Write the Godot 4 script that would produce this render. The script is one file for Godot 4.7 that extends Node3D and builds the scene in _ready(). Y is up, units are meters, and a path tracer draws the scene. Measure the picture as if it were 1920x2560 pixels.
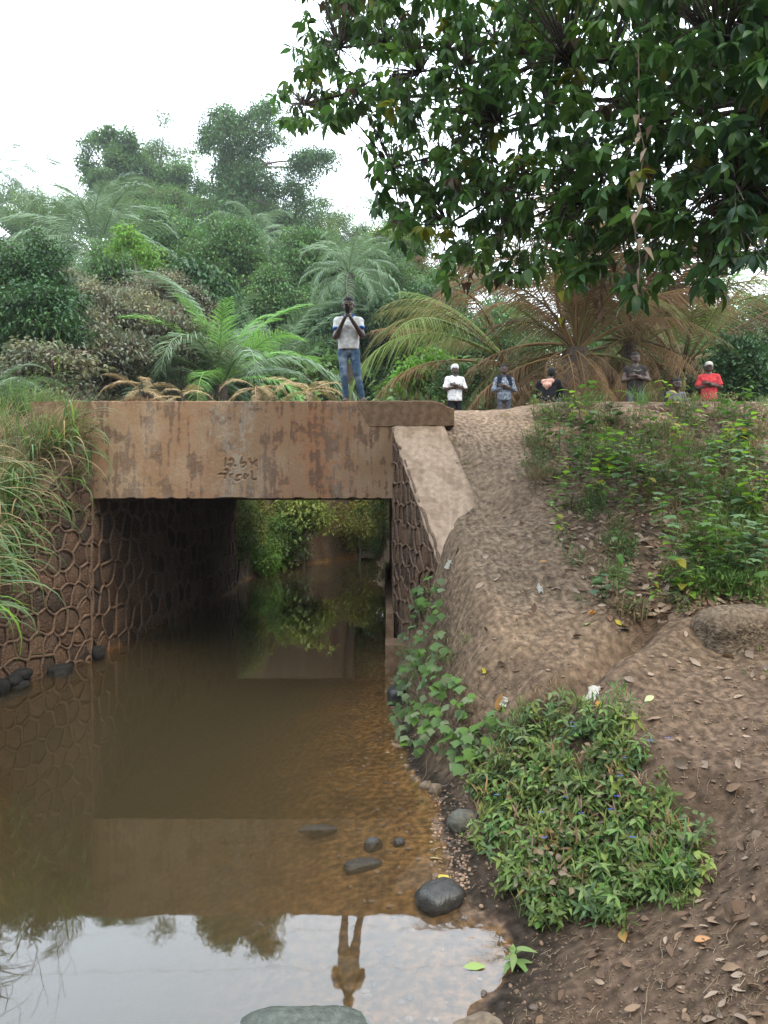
extends Node3D
# A dirt road bridge over a brown stream. World: water at y = 0, the photographer's eye at (0, 2.54, 0) looking along -z; d is the distance -z.

const FOCAL := 1700.0
const EYE := 2.54
var rng := RandomNumberGenerator.new()
var names := {}
var mats := {}
var tex := {}
var nz := FastNoiseLite.new()
var nz2 := FastNoiseLite.new()

func at(u: float, v: float, d: float) -> Vector3:
	return Vector3((u - 960.0) / FOCAL * d, EYE - (v - 1255.0) / FOCAL * d, -d)

func rr(a: float, b: float) -> float:
	return rng.randf_range(a, b)

# ------------------------------------------------------------------ mesh helper
class MB:
	var v := PackedVector3Array()
	var c := PackedColorArray()
	var t := PackedVector2Array()
	var i := PackedInt32Array()
	func p(a: Vector3, col := Color.WHITE, uv := Vector2.ZERO) -> int:
		v.append(a); c.append(col); t.append(uv)
		return v.size() - 1
	func tri(a: int, b: int, d: int) -> void:
		i.append(a); i.append(b); i.append(d)
	func quad(a: int, b: int, d: int, e: int) -> void:
		tri(a, b, d); tri(a, d, e)
	func face(pts: Array, col := Color.WHITE) -> void:
		var s := v.size()
		for q in pts: p(q, col, Vector2(q.x, q.y))
		for k in range(1, pts.size() - 1): tri(s, s + k, s + k + 1)
	func box(lo: Vector3, hi: Vector3, col := Color.WHITE) -> void:
		var a := [Vector3(lo.x, lo.y, lo.z), Vector3(hi.x, lo.y, lo.z), Vector3(hi.x, hi.y, lo.z), Vector3(lo.x, hi.y, lo.z), Vector3(lo.x, lo.y, hi.z), Vector3(hi.x, lo.y, hi.z), Vector3(hi.x, hi.y, hi.z), Vector3(lo.x, hi.y, hi.z)]
		for f in [[0, 1, 2, 3], [5, 4, 7, 6], [4, 0, 3, 7], [1, 5, 6, 2], [3, 2, 6, 7], [4, 5, 1, 0]]:
			face([a[f[0]], a[f[1]], a[f[2]], a[f[3]]], col)
	func tube(pts: Array, rads: Array, sides: int, col := Color.WHITE) -> void:
		var n := pts.size()
		var last := -1
		var up := Vector3(0.31, 0.9, 0.27).normalized()
		for k in n:
			var dir: Vector3 = (pts[mini(k + 1, n - 1)] - pts[maxi(k - 1, 0)]).normalized()
			var x := dir.cross(up)
			if x.length() < 0.05: x = dir.cross(Vector3.RIGHT)
			x = x.normalized()
			var y := x.cross(dir)
			var s := v.size()
			for m in sides:
				var a := TAU * m / sides
				p(pts[k] + (x * cos(a) + y * sin(a)) * rads[k], col, Vector2(float(m) / sides, k))
			if last >= 0:
				for m in sides:
					var m2 := (m + 1) % sides
					quad(last + m, s + m, s + m2, last + m2)
			last = s
	# a leaf: base at the transform's origin, tip along its +z, upper face along +y
	func leaf(x: Transform3D, length: float, width: float, droop: float, fold: float, col: Color, segs := 4, sharp := 0.75) -> void:
		var s := v.size()
		for k in segs + 1:
			var f := float(k) / segs
			var w := width * 0.5 * sin(PI * pow(f, sharp))
			var mid := Vector3(0, -droop * f * f * length, f * length * (1.0 - 0.25 * droop * f))
			if k == 0 or k == segs:
				p(x * mid, col, Vector2(0.5, f))
			else:
				p(x * (mid + Vector3(-w, fold * w, 0)), col, Vector2(0, f))
				p(x * mid, col, Vector2(0.5, f))
				p(x * (mid + Vector3(w, fold * w, 0)), col, Vector2(1, f))
		tri(s, s + 1, s + 2); tri(s, s + 2, s + 3)
		for k in range(1, segs - 1):
			var a := s + 1 + (k - 1) * 3
			quad(a, a + 3, a + 4, a + 1); quad(a + 1, a + 4, a + 5, a + 2)
		var e := s + 1 + (segs - 2) * 3
		tri(e, e + 3, e + 1); tri(e + 1, e + 3, e + 2)
	# a grass blade or leaflet: a folded ribbon along a list of points
	func ribbon(pts: Array, width: float, side: Vector3, col: Color, tip := 0.06, fold := 0.0) -> void:
		var n := pts.size()
		var last := -1
		for k in n:
			var f := float(k) / (n - 1)
			var w := width * 0.5 * maxf(tip, minf(1.0, (1.0 - pow(f, 2.2)) * (0.55 + 1.3 * minf(f, 0.35))))
			var s := v.size()
			var sd := side
			p(pts[k] - sd * w, col, Vector2(0, f)); p(pts[k] + sd * w, col, Vector2(1, f))
			if last >= 0: quad(last, s, s + 1, last + 1)
			last = s
	func add(o: MB, x: Transform3D) -> void:
		var s := v.size()
		for q in o.v: v.append(x * q)
		c.append_array(o.c); t.append_array(o.t)
		for q in o.i: i.append(q + s)
	func done(smooth := true) -> ArrayMesh:
		var arr := []
		arr.resize(Mesh.ARRAY_MAX)
		var n := PackedVector3Array()
		if smooth:
			n.resize(v.size())
			for k in range(0, i.size(), 3):
				var a := i[k]
				var b := i[k + 1]
				var d := i[k + 2]
				var q := (v[d] - v[a]).cross(v[b] - v[a])
				n[a] += q; n[b] += q; n[d] += q
			for k in n.size(): n[k] = n[k].normalized() if n[k].length_squared() > 1e-20 else Vector3.UP
			arr[Mesh.ARRAY_VERTEX] = v; arr[Mesh.ARRAY_COLOR] = c; arr[Mesh.ARRAY_TEX_UV] = t; arr[Mesh.ARRAY_INDEX] = i
		else:
			var v2 := PackedVector3Array()
			var c2 := PackedColorArray()
			var t2 := PackedVector2Array()
			for k in range(0, i.size(), 3):
				var q := (v[i[k + 2]] - v[i[k]]).cross(v[i[k + 1]] - v[i[k]]).normalized()
				for m in 3:
					v2.append(v[i[k + m]]); c2.append(c[i[k + m]]); t2.append(t[i[k + m]]); n.append(q)
			arr[Mesh.ARRAY_VERTEX] = v2; arr[Mesh.ARRAY_COLOR] = c2; arr[Mesh.ARRAY_TEX_UV] = t2
		arr[Mesh.ARRAY_NORMAL] = n
		var m := ArrayMesh.new()
		m.add_surface_from_arrays(Mesh.PRIMITIVE_TRIANGLES, arr)
		return m

# ------------------------------------------------------------------ nodes
func numbered(called: String) -> String:
	var k: int = names.get(called, 0)
	names[called] = k + 1
	return called if k == 0 else "%s_%03d" % [called, k]

func tag(o: Node, label: String, category: String, group := "", kind := "") -> void:
	if label: o.set_meta("label", label)
	if category: o.set_meta("category", category)
	if group: o.set_meta("group", group)
	if kind: o.set_meta("kind", kind)

func thing(called: String, label: String, category: String, where := Vector3.ZERO, group := "") -> Node3D:
	var o := Node3D.new()
	o.name = numbered(called)
	add_child(o)
	o.position = where
	tag(o, label, category, group)
	return o

func part(called: String, m: Mesh, material: Material, parent: Node, x := Transform3D()) -> MeshInstance3D:
	var o := MeshInstance3D.new()
	o.name = called
	o.mesh = m
	o.material_override = material
	o.transform = x
	parent.add_child(o, true)
	return o

func single(called: String, m: Mesh, material: Material, label: String, category: String, x := Transform3D(), group := "", kind := "") -> MeshInstance3D:
	var o := MeshInstance3D.new()
	o.name = numbered(called)
	o.mesh = m
	o.material_override = material
	o.transform = x
	add_child(o)
	tag(o, label, category, group, kind)
	return o

func many(called: String, m: Mesh, material: Material, xs: Array, cols: Array, parent: Node, kind := "stuff") -> MultiMeshInstance3D:
	var mm := MultiMesh.new()
	mm.transform_format = MultiMesh.TRANSFORM_3D
	mm.use_colors = true
	mm.mesh = m
	mm.instance_count = xs.size()
	for k in xs.size():
		mm.set_instance_transform(k, xs[k])
		mm.set_instance_color(k, cols[k])
	var o := MultiMeshInstance3D.new()
	o.name = called
	o.multimesh = mm
	o.material_override = material
	if kind: o.set_meta("kind", kind)
	parent.add_child(o, true)
	return o

# ------------------------------------------------------------------ materials (colours are linear base colours)
func noise_tex(key: String, size: int, freq: float, lo: float, hi: float, oct := 5, type := FastNoiseLite.TYPE_SIMPLEX_SMOOTH, contrast := 1.0) -> ImageTexture:
	if not tex.has(key):
		var n := FastNoiseLite.new()
		n.seed = hash(key) % 10000
		n.noise_type = type
		n.frequency = freq
		n.fractal_octaves = oct
		var im := n.get_seamless_image(size, size)
		im.convert(Image.FORMAT_RGB8)
		var data := im.get_data()
		for k in data.size():
			var f := clampf((data[k] / 255.0 - 0.5) * contrast + 0.5, 0, 1)
			data[k] = int(255.0 * (lo + (hi - lo) * f))
		tex[key] = ImageTexture.create_from_image(Image.create_from_data(size, size, false, Image.FORMAT_RGB8, data))
	return tex[key]

func mat(key: String, col: Color, rough := 0.9, vertex := false, back := 0.0, spec := 0.4) -> StandardMaterial3D:
	if mats.has(key): return mats[key]
	var m := StandardMaterial3D.new()
	m.resource_name = key
	m.albedo_color = col.linear_to_srgb()
	m.roughness = rough
	m.metallic_specular = spec
	m.vertex_color_use_as_albedo = vertex
	if back > 0:
		m.backlight_enabled = true
		m.backlight = Color(back, back, back * 0.75).linear_to_srgb()
	m.cull_mode = BaseMaterial3D.CULL_DISABLED
	mats[key] = m
	return m

func grainy(m: StandardMaterial3D, albedo: Texture2D, bump: Texture2D, depth: float, scale: float, world := true) -> StandardMaterial3D:
	m.uv1_triplanar = true
	m.uv1_world_triplanar = world
	m.uv1_scale = Vector3.ONE * scale
	m.albedo_texture = albedo
	if bump:
		m.heightmap_enabled = true
		m.heightmap_texture = bump
		m.heightmap_scale = depth
	return m

func foliage(key: String, col: Color, back := 0.7, rough := 0.5) -> StandardMaterial3D:
	return mat(key, col, rough, true, back, 0.35)

func tint(lo := 0.75, hi := 1.2, warm := 0.0) -> Color:
	var f := rr(lo, hi)
	var w := rr(-warm, warm)
	return Color(f * (1.0 + w), f * (1.0 + 0.4 * w), f * (1.0 - w))

# ------------------------------------------------------------------ lie of the land
func tab(x: float, a: Array) -> float:
	if x <= a[0][0]: return a[0][1]
	for k in range(1, a.size()):
		if x <= a[k][0]:
			return lerpf(a[k - 1][1], a[k][1], (x - a[k - 1][0]) / (a[k][0] - a[k - 1][0]))
	return a[-1][1]

const XR := [[0.0, 0.2], [2.6, 0.3], [3.3, 0.42], [3.55, 0.6], [3.8, 0.72], [4.05, 0.72], [4.4, 0.52], [4.85, 0.45], [5.9, 0.45], [6.4, 0.26], [7.3, 0.18], [9.7, 0.13], [11.0, 0.16], [19.7, 0.06], [20.5, -0.1], [22.0, -0.3], [26.0, -0.1], [31.0, -0.5]]
const XL := [[0.0, -2.2], [5.0, -3.05], [7.0, -4.1], [8.0, -4.65], [9.3, -5.3], [11.0, -4.78], [19.7, -4.3], [20.4, -4.4], [22.0, -4.5], [25.5, -4.2], [28.0, -3.0], [31.0, -1.2]]
const PATH := [[0.0, 0.85], [3.0, 0.72], [4.0, 0.8], [5.0, 0.97], [6.0, 1.16], [7.0, 1.56], [8.0, 2.02], [9.0, 2.52], [10.0, 3.07], [11.0, 3.62], [11.8, 4.05], [12.3, 4.2]]
const LEFT := [[0.0, 1.8], [5.0, 2.4], [8.0, 2.9], [9.0, 3.05], [11.0, 3.5], [12.0, 4.1], [12.4, 4.2]]

func sm(a: float, b: float, x: float) -> float:
	return smoothstep(a, b, x)

func wing_x(d: float) -> float:
	return 0.16 + (11.04 - d) * 0.265

func wing_top(d: float) -> float:
	return 1.93 + (d - 9.0) * 0.905

func height(x: float, d: float) -> float:
	var r := tab(d, XR)
	var l := tab(d, XL)
	var rough := nz.get_noise_2d(x * 2.2, d * 2.2) * 0.05 + nz2.get_noise_2d(x * 7.0, d * 7.0) * 0.024 + nz2.get_noise_2d(x * 30.0 + 5.0, d * 30.0) * 0.010
	if d > 11.02 and d < 19.75:  # under the bridge and the road on both sides of it
		if x > 0.22: return lerpf(-0.5, _road(x, d), clampf((x - 0.22) / 0.25, 0, 1)) + rough * 0.4
		if x < -4.82: return lerpf(-0.5, _road(x, d), clampf((-4.82 - x) / 0.25, 0, 1)) + rough * 0.4
	if x > r:
		var s := x - r
		var h := 0.0
		if d > 19.7:
			h = lerpf(0.0, _far(x, d), sm(0.0, 1.5, s))
		else:
			var w2 := tab(d, [[0.0, 1.4], [4.0, 1.5], [5.0, 1.15], [6.0, 0.95], [8.7, 0.72], [9.0, 0.6]])
			var f := clampf(s / w2, 0, 1)
			var steep := sm(4.6, 5.8, d)
			f = lerpf(f * (0.55 + 0.45 * f), sm(0.0, 1.0, f), steep)
			h = f * _slope(x, d)
			if d > 8.3 and d < 11.04:  # behind and before the wing wall
				var w := wing_x(d)
				var foot := 0.3 + (11.04 - d) * 0.33
				var hw := foot * clampf(s / maxf(0.08, w - r), 0, 1)
				if x >= w:
					var q := x - w
					hw = wing_top(d) - 0.13 + 0.12 * q + 0.3 * sm(9.7, 8.6, d + 0.2 * nz2.get_noise_2d(x * 2.0, 3.0)) * sm(0.0, 0.5, q)
					if q < 0.1: hw = lerpf(foot, hw, q / 0.1)
					hw = lerpf(hw, _slope(x, d), sm(0.5 + 0.2 * sm(8.7, 10.5, d) + 0.06 * nz2.get_noise_2d(x * 2.0, d * 2.0), 1.6, q))
					rough *= 0.3 + 0.7 * sm(0.6, 1.3, q)
				h = lerpf(h, hw, sm(8.4, 9.2, d))
		return h + rough * clampf(s * 2.5, 0.1, 1.0)
	if x < l:
		var s2 := l - x
		var top := tab(d, LEFT)
		var h2 := 0.0
		if d > 19.7: h2 = lerpf(0.0, _far(x, d), sm(0.0, 1.0, s2))
		elif d > 9.0 and d < 11.04:
			h2 = lerpf(-0.4, wing_top(d) + 0.02, clampf((s2 - 0.06) / 0.2, 0, 1))
			h2 = lerpf(h2, top, sm(0.5, 1.6, s2))
		else: h2 = top * sm(0.0, 0.65, s2 + 0.06)
		return h2 + rough * clampf(s2 * 2.0, 0.1, 1.0)
	var deep := minf(0.7, 0.09 * (r - x) + 0.05 * (r - x) * (r - x))
	deep = minf(deep, 0.9 * (x - l))
	if d > 29.0: deep *= clampf((31.0 - d) * 0.5, -1.5, 1.0)
	return -deep + rough * 0.5

func _slope(x: float, d: float) -> float:
	var h := tab(d, PATH)
	h += 0.14 * maxf(0.0, x - 1.6) * (1.0 - sm(7.5, 11.0, d))
	h += 0.17 * sm(1.9, 3.2, x) * exp(-pow((d - 12.1) / 0.7, 2.0))
	# the gully that rain has cut between the foreground and the slope
	var g := Vector2(x - 1.1, d - 5.2)
	var along := g.dot(Vector2(0.77, 0.64))
	var across := g.dot(Vector2(-0.64, 0.77))
	h -= 0.2 * exp(-pow(across / 0.13, 2.0)) * sm(-0.2, 0.3, along) * (1.0 - sm(1.5, 2.2, along))
	h += 0.1 * exp(-pow((across + 0.35) / 0.25, 2.0)) * sm(0.2, 0.8, along) * (1.0 - sm(2.0, 3.2, along))
	return h

func _road(x: float, d: float) -> float:
	return _slope(x, d) if x > 0.0 else tab(d, LEFT)

func _far(x: float, d: float) -> float:
	var k := clampf(0.30 - x * 0.012, 0.02, 0.46)
	var h := 4.1 + k * maxf(0.0, d - 24.0) * (1.0 - 0.0022 * minf(d, 200.0))
	if d > 120.0: h = lerpf(h, 22.0, sm(120.0, 260.0, d))
	return h

func on_ground(x: float, d: float) -> Vector3:
	return Vector3(x, height(x, d), -d)

# ------------------------------------------------------------------ setting
func _ready() -> void:
	rng.seed = 20240611
	nz.seed = 5; nz.frequency = 0.5; nz.fractal_octaves = 4
	nz2.seed = 11; nz2.frequency = 0.5; nz2.fractal_octaves = 3
	var cam := Camera3D.new()
	cam.name = "camera"
	add_child(cam)
	cam.position = Vector3(0, EYE, 0)
	cam.set_frustum(2.0 * 1280.0 / FOCAL * 0.1, Vector2(0, -25.0 / FOCAL * 0.1), 0.1, 900.0)
	cam.current = true
	var env := Environment.new()
	env.background_mode = Environment.BG_SKY
	var sky := ProceduralSkyMaterial.new()
	sky.sky_top_color = Color(0.76, 0.88, 1.0).linear_to_srgb()
	sky.sky_horizon_color = Color(0.95, 0.97, 1.0).linear_to_srgb()
	sky.sky_curve = 0.25
	sky.ground_bottom_color = Color(0.12, 0.10, 0.07).linear_to_srgb()
	sky.ground_horizon_color = Color(0.5, 0.5, 0.45).linear_to_srgb()
	env.sky = Sky.new()
	env.sky.sky_material = sky
	env.background_energy_multiplier = 2.6
	env.tonemap_mode = Environment.TONE_MAPPER_LINEAR
	env.tonemap_exposure = 1.9
	env.sdfgi_enabled = true
	env.ssao_enabled = true
	env.ssil_enabled = true
	env.fog_enabled = true
	env.fog_density = 0.00045
	env.volumetric_fog_enabled = true
	env.volumetric_fog_density = 0.0
	env.fog_light_color = Color(0.88, 0.95, 1.0).linear_to_srgb()
	var we := WorldEnvironment.new()
	we.name = "sky_and_air"
	we.environment = env
	add_child(we)
	var sun := DirectionalLight3D.new()
	sun.name = "sun"
	sun.light_color = Color(1.0, 0.95, 0.86)
	sun.light_energy = 0.5
	sun.light_angular_distance = 14.0
	sun.shadow_enabled = true
	add_child(sun)
	sun.rotation_degrees = Vector3(-58, 35, 0)

	make_ground()
	make_bridge()
	make_people()
	make_plants()
	make_details()

func lines(parts: Array) -> PackedFloat32Array:
	var out := PackedFloat32Array()
	for s in parts:
		var n := int(round((s[1] - s[0]) / s[2]))
		for k in n: out.append(s[0] + (s[1] - s[0]) * k / n)
	out.append(parts[-1][1])
	return out

func make_ground() -> void:
	var earth := mat("earth", Color(1, 1, 1), 0.95, true, 0.0, 0.2)
	grainy(earth, noise_tex("earth_grain", 1024, 0.02, 0.5, 1.0, 7, FastNoiseLite.TYPE_SIMPLEX_SMOOTH, 1.5), noise_tex("earth_bump", 1024, 0.03, 0.0, 1.0, 7), 1.2, 0.55)
	var xs := lines([[-260.0, -60.0, 25.0], [-60.0, -16.0, 2.0], [-16.0, -8.0, 0.4], [-8.0, -4.0, 0.11], [-4.0, -0.6, 0.2], [-0.6, 4.4, 0.045], [4.4, 8.0, 0.12], [8.0, 16.0, 0.5], [16.0, 60.0, 2.0], [60.0, 260.0, 25.0]])
	var ds := lines([[-30.0, -6.0, 4.0], [-6.0, 1.0, 0.5], [1.0, 2.2, 0.1], [2.2, 7.5, 0.04], [7.5, 12.8, 0.055], [12.8, 19.5, 0.5], [19.5, 20.1, 0.1], [20.1, 32.0, 0.35], [32.0, 60.0, 2.0], [60.0, 130.0, 6.0], [130.0, 480.0, 25.0]])
	var g := MB.new()
	for d in ds:
		for x in xs:
			var h := height(x, d)
			var r := tab(d, XR)
			var n := nz.get_noise_2d(x * 0.9 + 40.0, d * 0.9)
			var n2 := nz2.get_noise_2d(x * 3.0 + 9.0, d * 3.0)
			var c := Color(0.25, 0.173, 0.116)  # dry brown laterite soil
			if d > 8.0 and d < 20.0: c = c.lerp(Color(0.345, 0.242, 0.168), sm(8.5, 11.5, d + n))
			if d < 6.5: c = c.lerp(Color(0.150, 0.100, 0.070), sm(6.6, 4.6, d + n) * 0.9)
			var humus := sm(2.0, 2.9, x + n * 0.8 - (d - 8.0) * 0.1) * sm(5.6, 6.6, d + n)
			c = c.lerp(Color(0.085, 0.052, 0.034), 0.75 * humus * sm(-0.35, 0.3, n2 + 0.1))
			if x < tab(d, XL): c = Color(0.11, 0.07, 0.045).lerp(Color(0.17, 0.12, 0.08), sm(-0.3, 0.3, n2))
			if x > r and h < 0.22 and d < 11.0:
				c = c.lerp(Color(0.055, 0.042, 0.032), sm(0.2 + n2 * 0.12, 0.02, h))  # wet mud along the water
			if h < 0.0 and d < 32.0: c = Color(0.30, 0.155, 0.055).lerp(Color(0.19, 0.10, 0.04), sm(-0.1, 0.35, n2))  # amber sand of the bed
			c = c * (1.0 + 0.22 * n2 + 0.15 * n)
			c.a = 1.0
			g.p(Vector3(x, h, -d), c, Vector2(x, d))
	var w := xs.size()
	for k in ds.size() - 1:
		for m in w - 1:
			g.quad(k * w + m, (k + 1) * w + m, (k + 1) * w + m + 1, k * w + m + 1)
	single("ground", g.done(), earth, "bare brown earth banks, slope and forest floor round the stream", "", Transform3D(), "", "structure")
	# the stream
	var water := mat("brown_water", Color(0.036, 0.027, 0.013), 0.02, false, 0.0, 0.5)
	water.albedo_color.a = 0.25
	water.clearcoat_enabled = true
	water.clearcoat = 1.0
	water.clearcoat_roughness = 0.0
	water.transparency = BaseMaterial3D.TRANSPARENCY_ALPHA
	water.metallic_specular = 0.7071
	water.uv1_triplanar = true
	water.uv1_world_triplanar = true
	water.uv1_scale = Vector3.ONE * 0.45
	water.heightmap_enabled = true
	water.heightmap_texture = noise_tex("ripple", 512, 0.012, 0.0, 1.0, 3)
	water.heightmap_scale = 0.03
	var p := MB.new()
	p.face([Vector3(-9, 0, 6), Vector3(-9, 0, -31.5), Vector3(3.5, 0, -31.5), Vector3(3.5, 0, 6)])
	single("stream", p.done(), water, "still brown stream running under the bridge", "", Transform3D(), "", "structure")
	var silt := FogVolume.new()
	silt.name = "stream_silt"
	silt.size = Vector3(9.5, 0.9, 37.0)
	var silty := FogMaterial.new()
	silty.resource_name = "suspended_silt"
	silty.albedo = Color(0.23, 0.172, 0.085).linear_to_srgb()
	silty.density = 2.2
	silt.material = silty
	add_child(silt)
	silt.position = Vector3(-3.9, -0.456, -12.6)
	tag(silt, "brown silt hanging in the water of the stream", "", "", "structure")
	# the dirt road across the bridge
	var road := MB.new()
	var rx := lines([[-5.6, 0.95, 0.2]])
	var rd := lines([[11.36, 19.7, 0.25]])
	for d in rd:
		for x in rx:
			var edge := minf(minf(d - 11.36, 19.7 - d) * 3.0, 1.0)
			road.p(Vector3(x, 4.165 + 0.03 * edge + 0.02 * nz2.get_noise_2d(x * 6, d * 6), -d), Color(0.36, 0.235, 0.165))
	for k in rd.size() - 1:
		for m in rx.size() - 1:
			road.quad(k * rx.size() + m, (k + 1) * rx.size() + m, (k + 1) * rx.size() + m + 1, k * rx.size() + m + 1)
	single("road", road.done(), earth, "dirt road crossing the bridge deck", "", Transform3D(), "", "structure")

# ------------------------------------------------------------------ bridge
const MARKS := [[[455, 285], [447, 400], [430, 480]], [[560, 325], [600, 285], [650, 310], [665, 385]], [[575, 490], [625, 430], [712, 470]], [[508, 442], [545, 435]],
	[[880, 260], [860, 350]], [[840, 400], [960, 382], [970, 440], [912, 508]], [[1070, 290], [1100, 370], [1135, 405]], [[1258, 328], [1190, 385], [1138, 440], [1125, 515]], [[1200, 405], [1250, 480]],
	[[285, 690], [330, 675], [425, 692]], [[438, 575], [460, 556], [492, 582]], [[532, 590], [520, 640], [465, 700], [430, 795]], [[565, 765], [570, 700], [625, 690]],
	[[735, 722], [850, 698]], [[748, 720], [735, 790]], [[712, 845], [760, 858], [802, 832]], [[962, 690], [935, 740], [925, 790], [965, 803], [1015, 760], [1015, 712]], [[1130, 620], [1140, 720], [1128, 800], [1180, 832], [1238, 815]]]

func concrete_texture() -> ImageTexture:
	var w := 1024
	var h := 330
	var n := FastNoiseLite.new()
	n.noise_type = FastNoiseLite.TYPE_SIMPLEX_SMOOTH
	n.fractal_octaves = 5
	var layers := []
	for q in [[1, 0.004], [2, 0.011], [3, 0.035], [4, 0.13]]:
		n.seed = q[0]; n.frequency = q[1]
		var im := n.get_image(w, h, false, false, false)
		im.convert(Image.FORMAT_L8)
		layers.append(im.get_data())
	var runs := []
	for q in [[9, 0.010, 90], [17, 0.045, 30]]:  # stains that have run down the face
		n.seed = q[0]; n.frequency = q[1]
		var im := n.get_image(w, q[2], false, false, false)
		im.resize(w, h, Image.INTERPOLATE_CUBIC)
		im.convert(Image.FORMAT_L8)
		runs.append(im.get_data())
	var out := PackedByteArray()
	out.resize(w * h * 3)
	for y in h:
		for x in w:
			var fx := float(x) / w
			var k := y * w + x
			var a: float = layers[0][k] / 255.0
			var b: float = layers[1][k] / 255.0
			var c: float = layers[2][k] / 255.0
			var e: float = layers[3][k] / 255.0
			var s: float = runs[0][k] / 255.0
			var s2: float = runs[1][k] / 255.0
			var col := Color(0.232, 0.142, 0.083)  # grey-brown concrete
			col = col.lerp(Color(0.262, 0.182, 0.118), sm(0.40, 0.65, a * 0.6 + s * 0.4))
			var band := exp(-pow((fx - 0.73) / 0.13, 2.0)) + 0.5 * exp(-pow((fx - 0.36) / 0.10, 2.0)) + 0.35 * exp(-pow((fx - 0.9) / 0.07, 2.0))
			col = col.lerp(Color(0.28, 0.108, 0.048), clampf(band * sm(0.36, 0.58, s * 0.4 + b * 0.3 + s2 * 0.3), 0, 1) * 0.68)  # rust-red laterite wash
			col = col.lerp(Color(0.105, 0.064, 0.043), 0.75 * sm(0.525, 0.58, b * 0.3 + s * 0.25 + c * 0.2 + s2 * 0.25 + 0.02))  # dark crust with its own outline
			var pale := exp(-pow((fx - 0.50) / 0.06, 2.0)) + 0.7 * exp(-pow((fx - 0.41) / 0.05, 2.0)) + 0.4 * exp(-pow((fx - 0.18) / 0.10, 2.0)) + 0.4 * exp(-pow((fx - 0.82) / 0.05, 2.0))
			col = col.lerp(Color(0.31, 0.25, 0.19), clampf(pale, 0, 1) * 0.7 * sm(0.46, 0.60, c * 0.35 + s * 0.35 + s2 * 0.3))  # bare grey concrete
			col = col.lerp(Color(0.36, 0.29, 0.22), 0.35 * sm(0.58, 0.66, e * 0.5 + c * 0.4 + 0.05) * sm(0.5, 0.6, a * 0.5 + b * 0.5))  # lichen specks
			col = col.lerp(Color(0.09, 0.058, 0.042), 0.4 * sm(0.56, 0.62, s2 * 0.7 + b * 0.3) * 0.6)
			col = col * (0.95 + 0.28 * e)
			col = col.linear_to_srgb()
			out[k * 3] = int(clampf(col.r, 0, 1) * 255); out[k * 3 + 1] = int(clampf(col.g, 0, 1) * 255); out[k * 3 + 2] = int(clampf(col.b, 0, 1) * 255)
	return ImageTexture.create_from_image(Image.create_from_data(w, h, false, Image.FORMAT_RGB8, out))

func wall_stones(parent: Node, frame: Transform3D, poly: PackedVector2Array, cell: Vector2, stone_mats: Array, ridge_mat: Material, ridge: float) -> void:
	# stones with raised snake pointing; frame: x along the wall, y up, z out of the face
	var lo := poly[0]
	var hi := poly[0]
	for q in poly:
		lo = lo.min(q); hi = hi.max(q)
	var nx := int((hi.x - lo.x) / cell.x) + 3
	var ny := int((hi.y - lo.y) / cell.y) + 3
	var sites := {}
	for j in ny:
		for k in nx:
			sites[Vector2i(k, j)] = lo + Vector2((k - 1 + 0.5 * (j % 2) + rr(-0.27, 0.27)) * cell.x, (j - 0.5 + rr(-0.3, 0.3)) * cell.y)
	var ridges := MB.new()
	var seen := {}
	for key in sites:
		var c: Vector2 = sites[key]
		var cellp := poly
		for dj in range(-2, 3):
			for dk in range(-2, 3):
				var o := Vector2i(key.x + dk, key.y + dj)
				if o == key or not sites.has(o): continue
				var mid: Vector2 = (sites[o] + c) * 0.5
				var nrm: Vector2 = (sites[o] - c).normalized()
				var side := Vector2(-nrm.y, nrm.x)
				var half := PackedVector2Array([mid + side * 9, mid - side * 9, mid - side * 9 - nrm * 9, mid + side * 9 - nrm * 9])
				var got := Geometry2D.intersect_polygons(cellp, half)
				cellp = got[0] if got.size() else PackedVector2Array()
				if cellp.size() < 3: break
			if cellp.size() < 3: break
		if cellp.size() < 3: continue
		for k in cellp.size():
			var a := cellp[k]
			var b := cellp[(k + 1) % cellp.size()]
			var tag_ := "%d,%d" % [roundi((a.x + b.x) * 40), roundi((a.y + b.y) * 40)]
			if seen.has(tag_) or a.distance_to(b) < 0.03: continue
			seen[tag_] = true
			var bend := (b - a).orthogonal() * rr(-0.16, 0.16)
			var pts := []
			var rads := []
			for m in 5:
				var f := m / 4.0
				var q2 := a.lerp(b, f) + bend * sin(PI * f)
				pts.append(Vector3(q2.x, q2.y, 0.008 + rr(-0.004, 0.004)))
				rads.append(ridge * rr(0.75, 1.3))
			ridges.tube(pts, rads, 6)
		var shrunk := Geometry2D.offset_polygon(cellp, -ridge * 0.7)
		if shrunk.is_empty(): continue
		var s: PackedVector2Array = shrunk[0]
		var mb := MB.new()
		var mid2 := Vector2.ZERO
		for q in s: mid2 += q / s.size()
		var top := mb.p(Vector3(0, 0, 0.012 + rr(0.0, 0.02)))
		var n := s.size()
		var tilt := Vector2(rr(-0.06, 0.06), rr(-0.06, 0.06))
		for k in n:
			var q: Vector2 = (s[k] - mid2)
			mb.p(Vector3(q.x * 0.8, q.y * 0.8, 0.008 + q.dot(tilt)))
		for k in n:
			var q: Vector2 = (s[k] - mid2)
			mb.p(Vector3(q.x, q.y, -0.03))
		for k in n:
			var k2 := (k + 1) % n
			mb.tri(top, top + 1 + k2, top + 1 + k)
			mb.quad(top + 1 + k, top + 1 + k2, top + 1 + n + k2, top + 1 + n + k)
		part("stone", mb.done(false), stone_mats[rng.randi() % stone_mats.size()], parent, frame * Transform3D(Basis(), Vector3(mid2.x, mid2.y, 0)))
	part("mortar_pointing", ridges.done(), ridge_mat, parent, frame)

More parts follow.
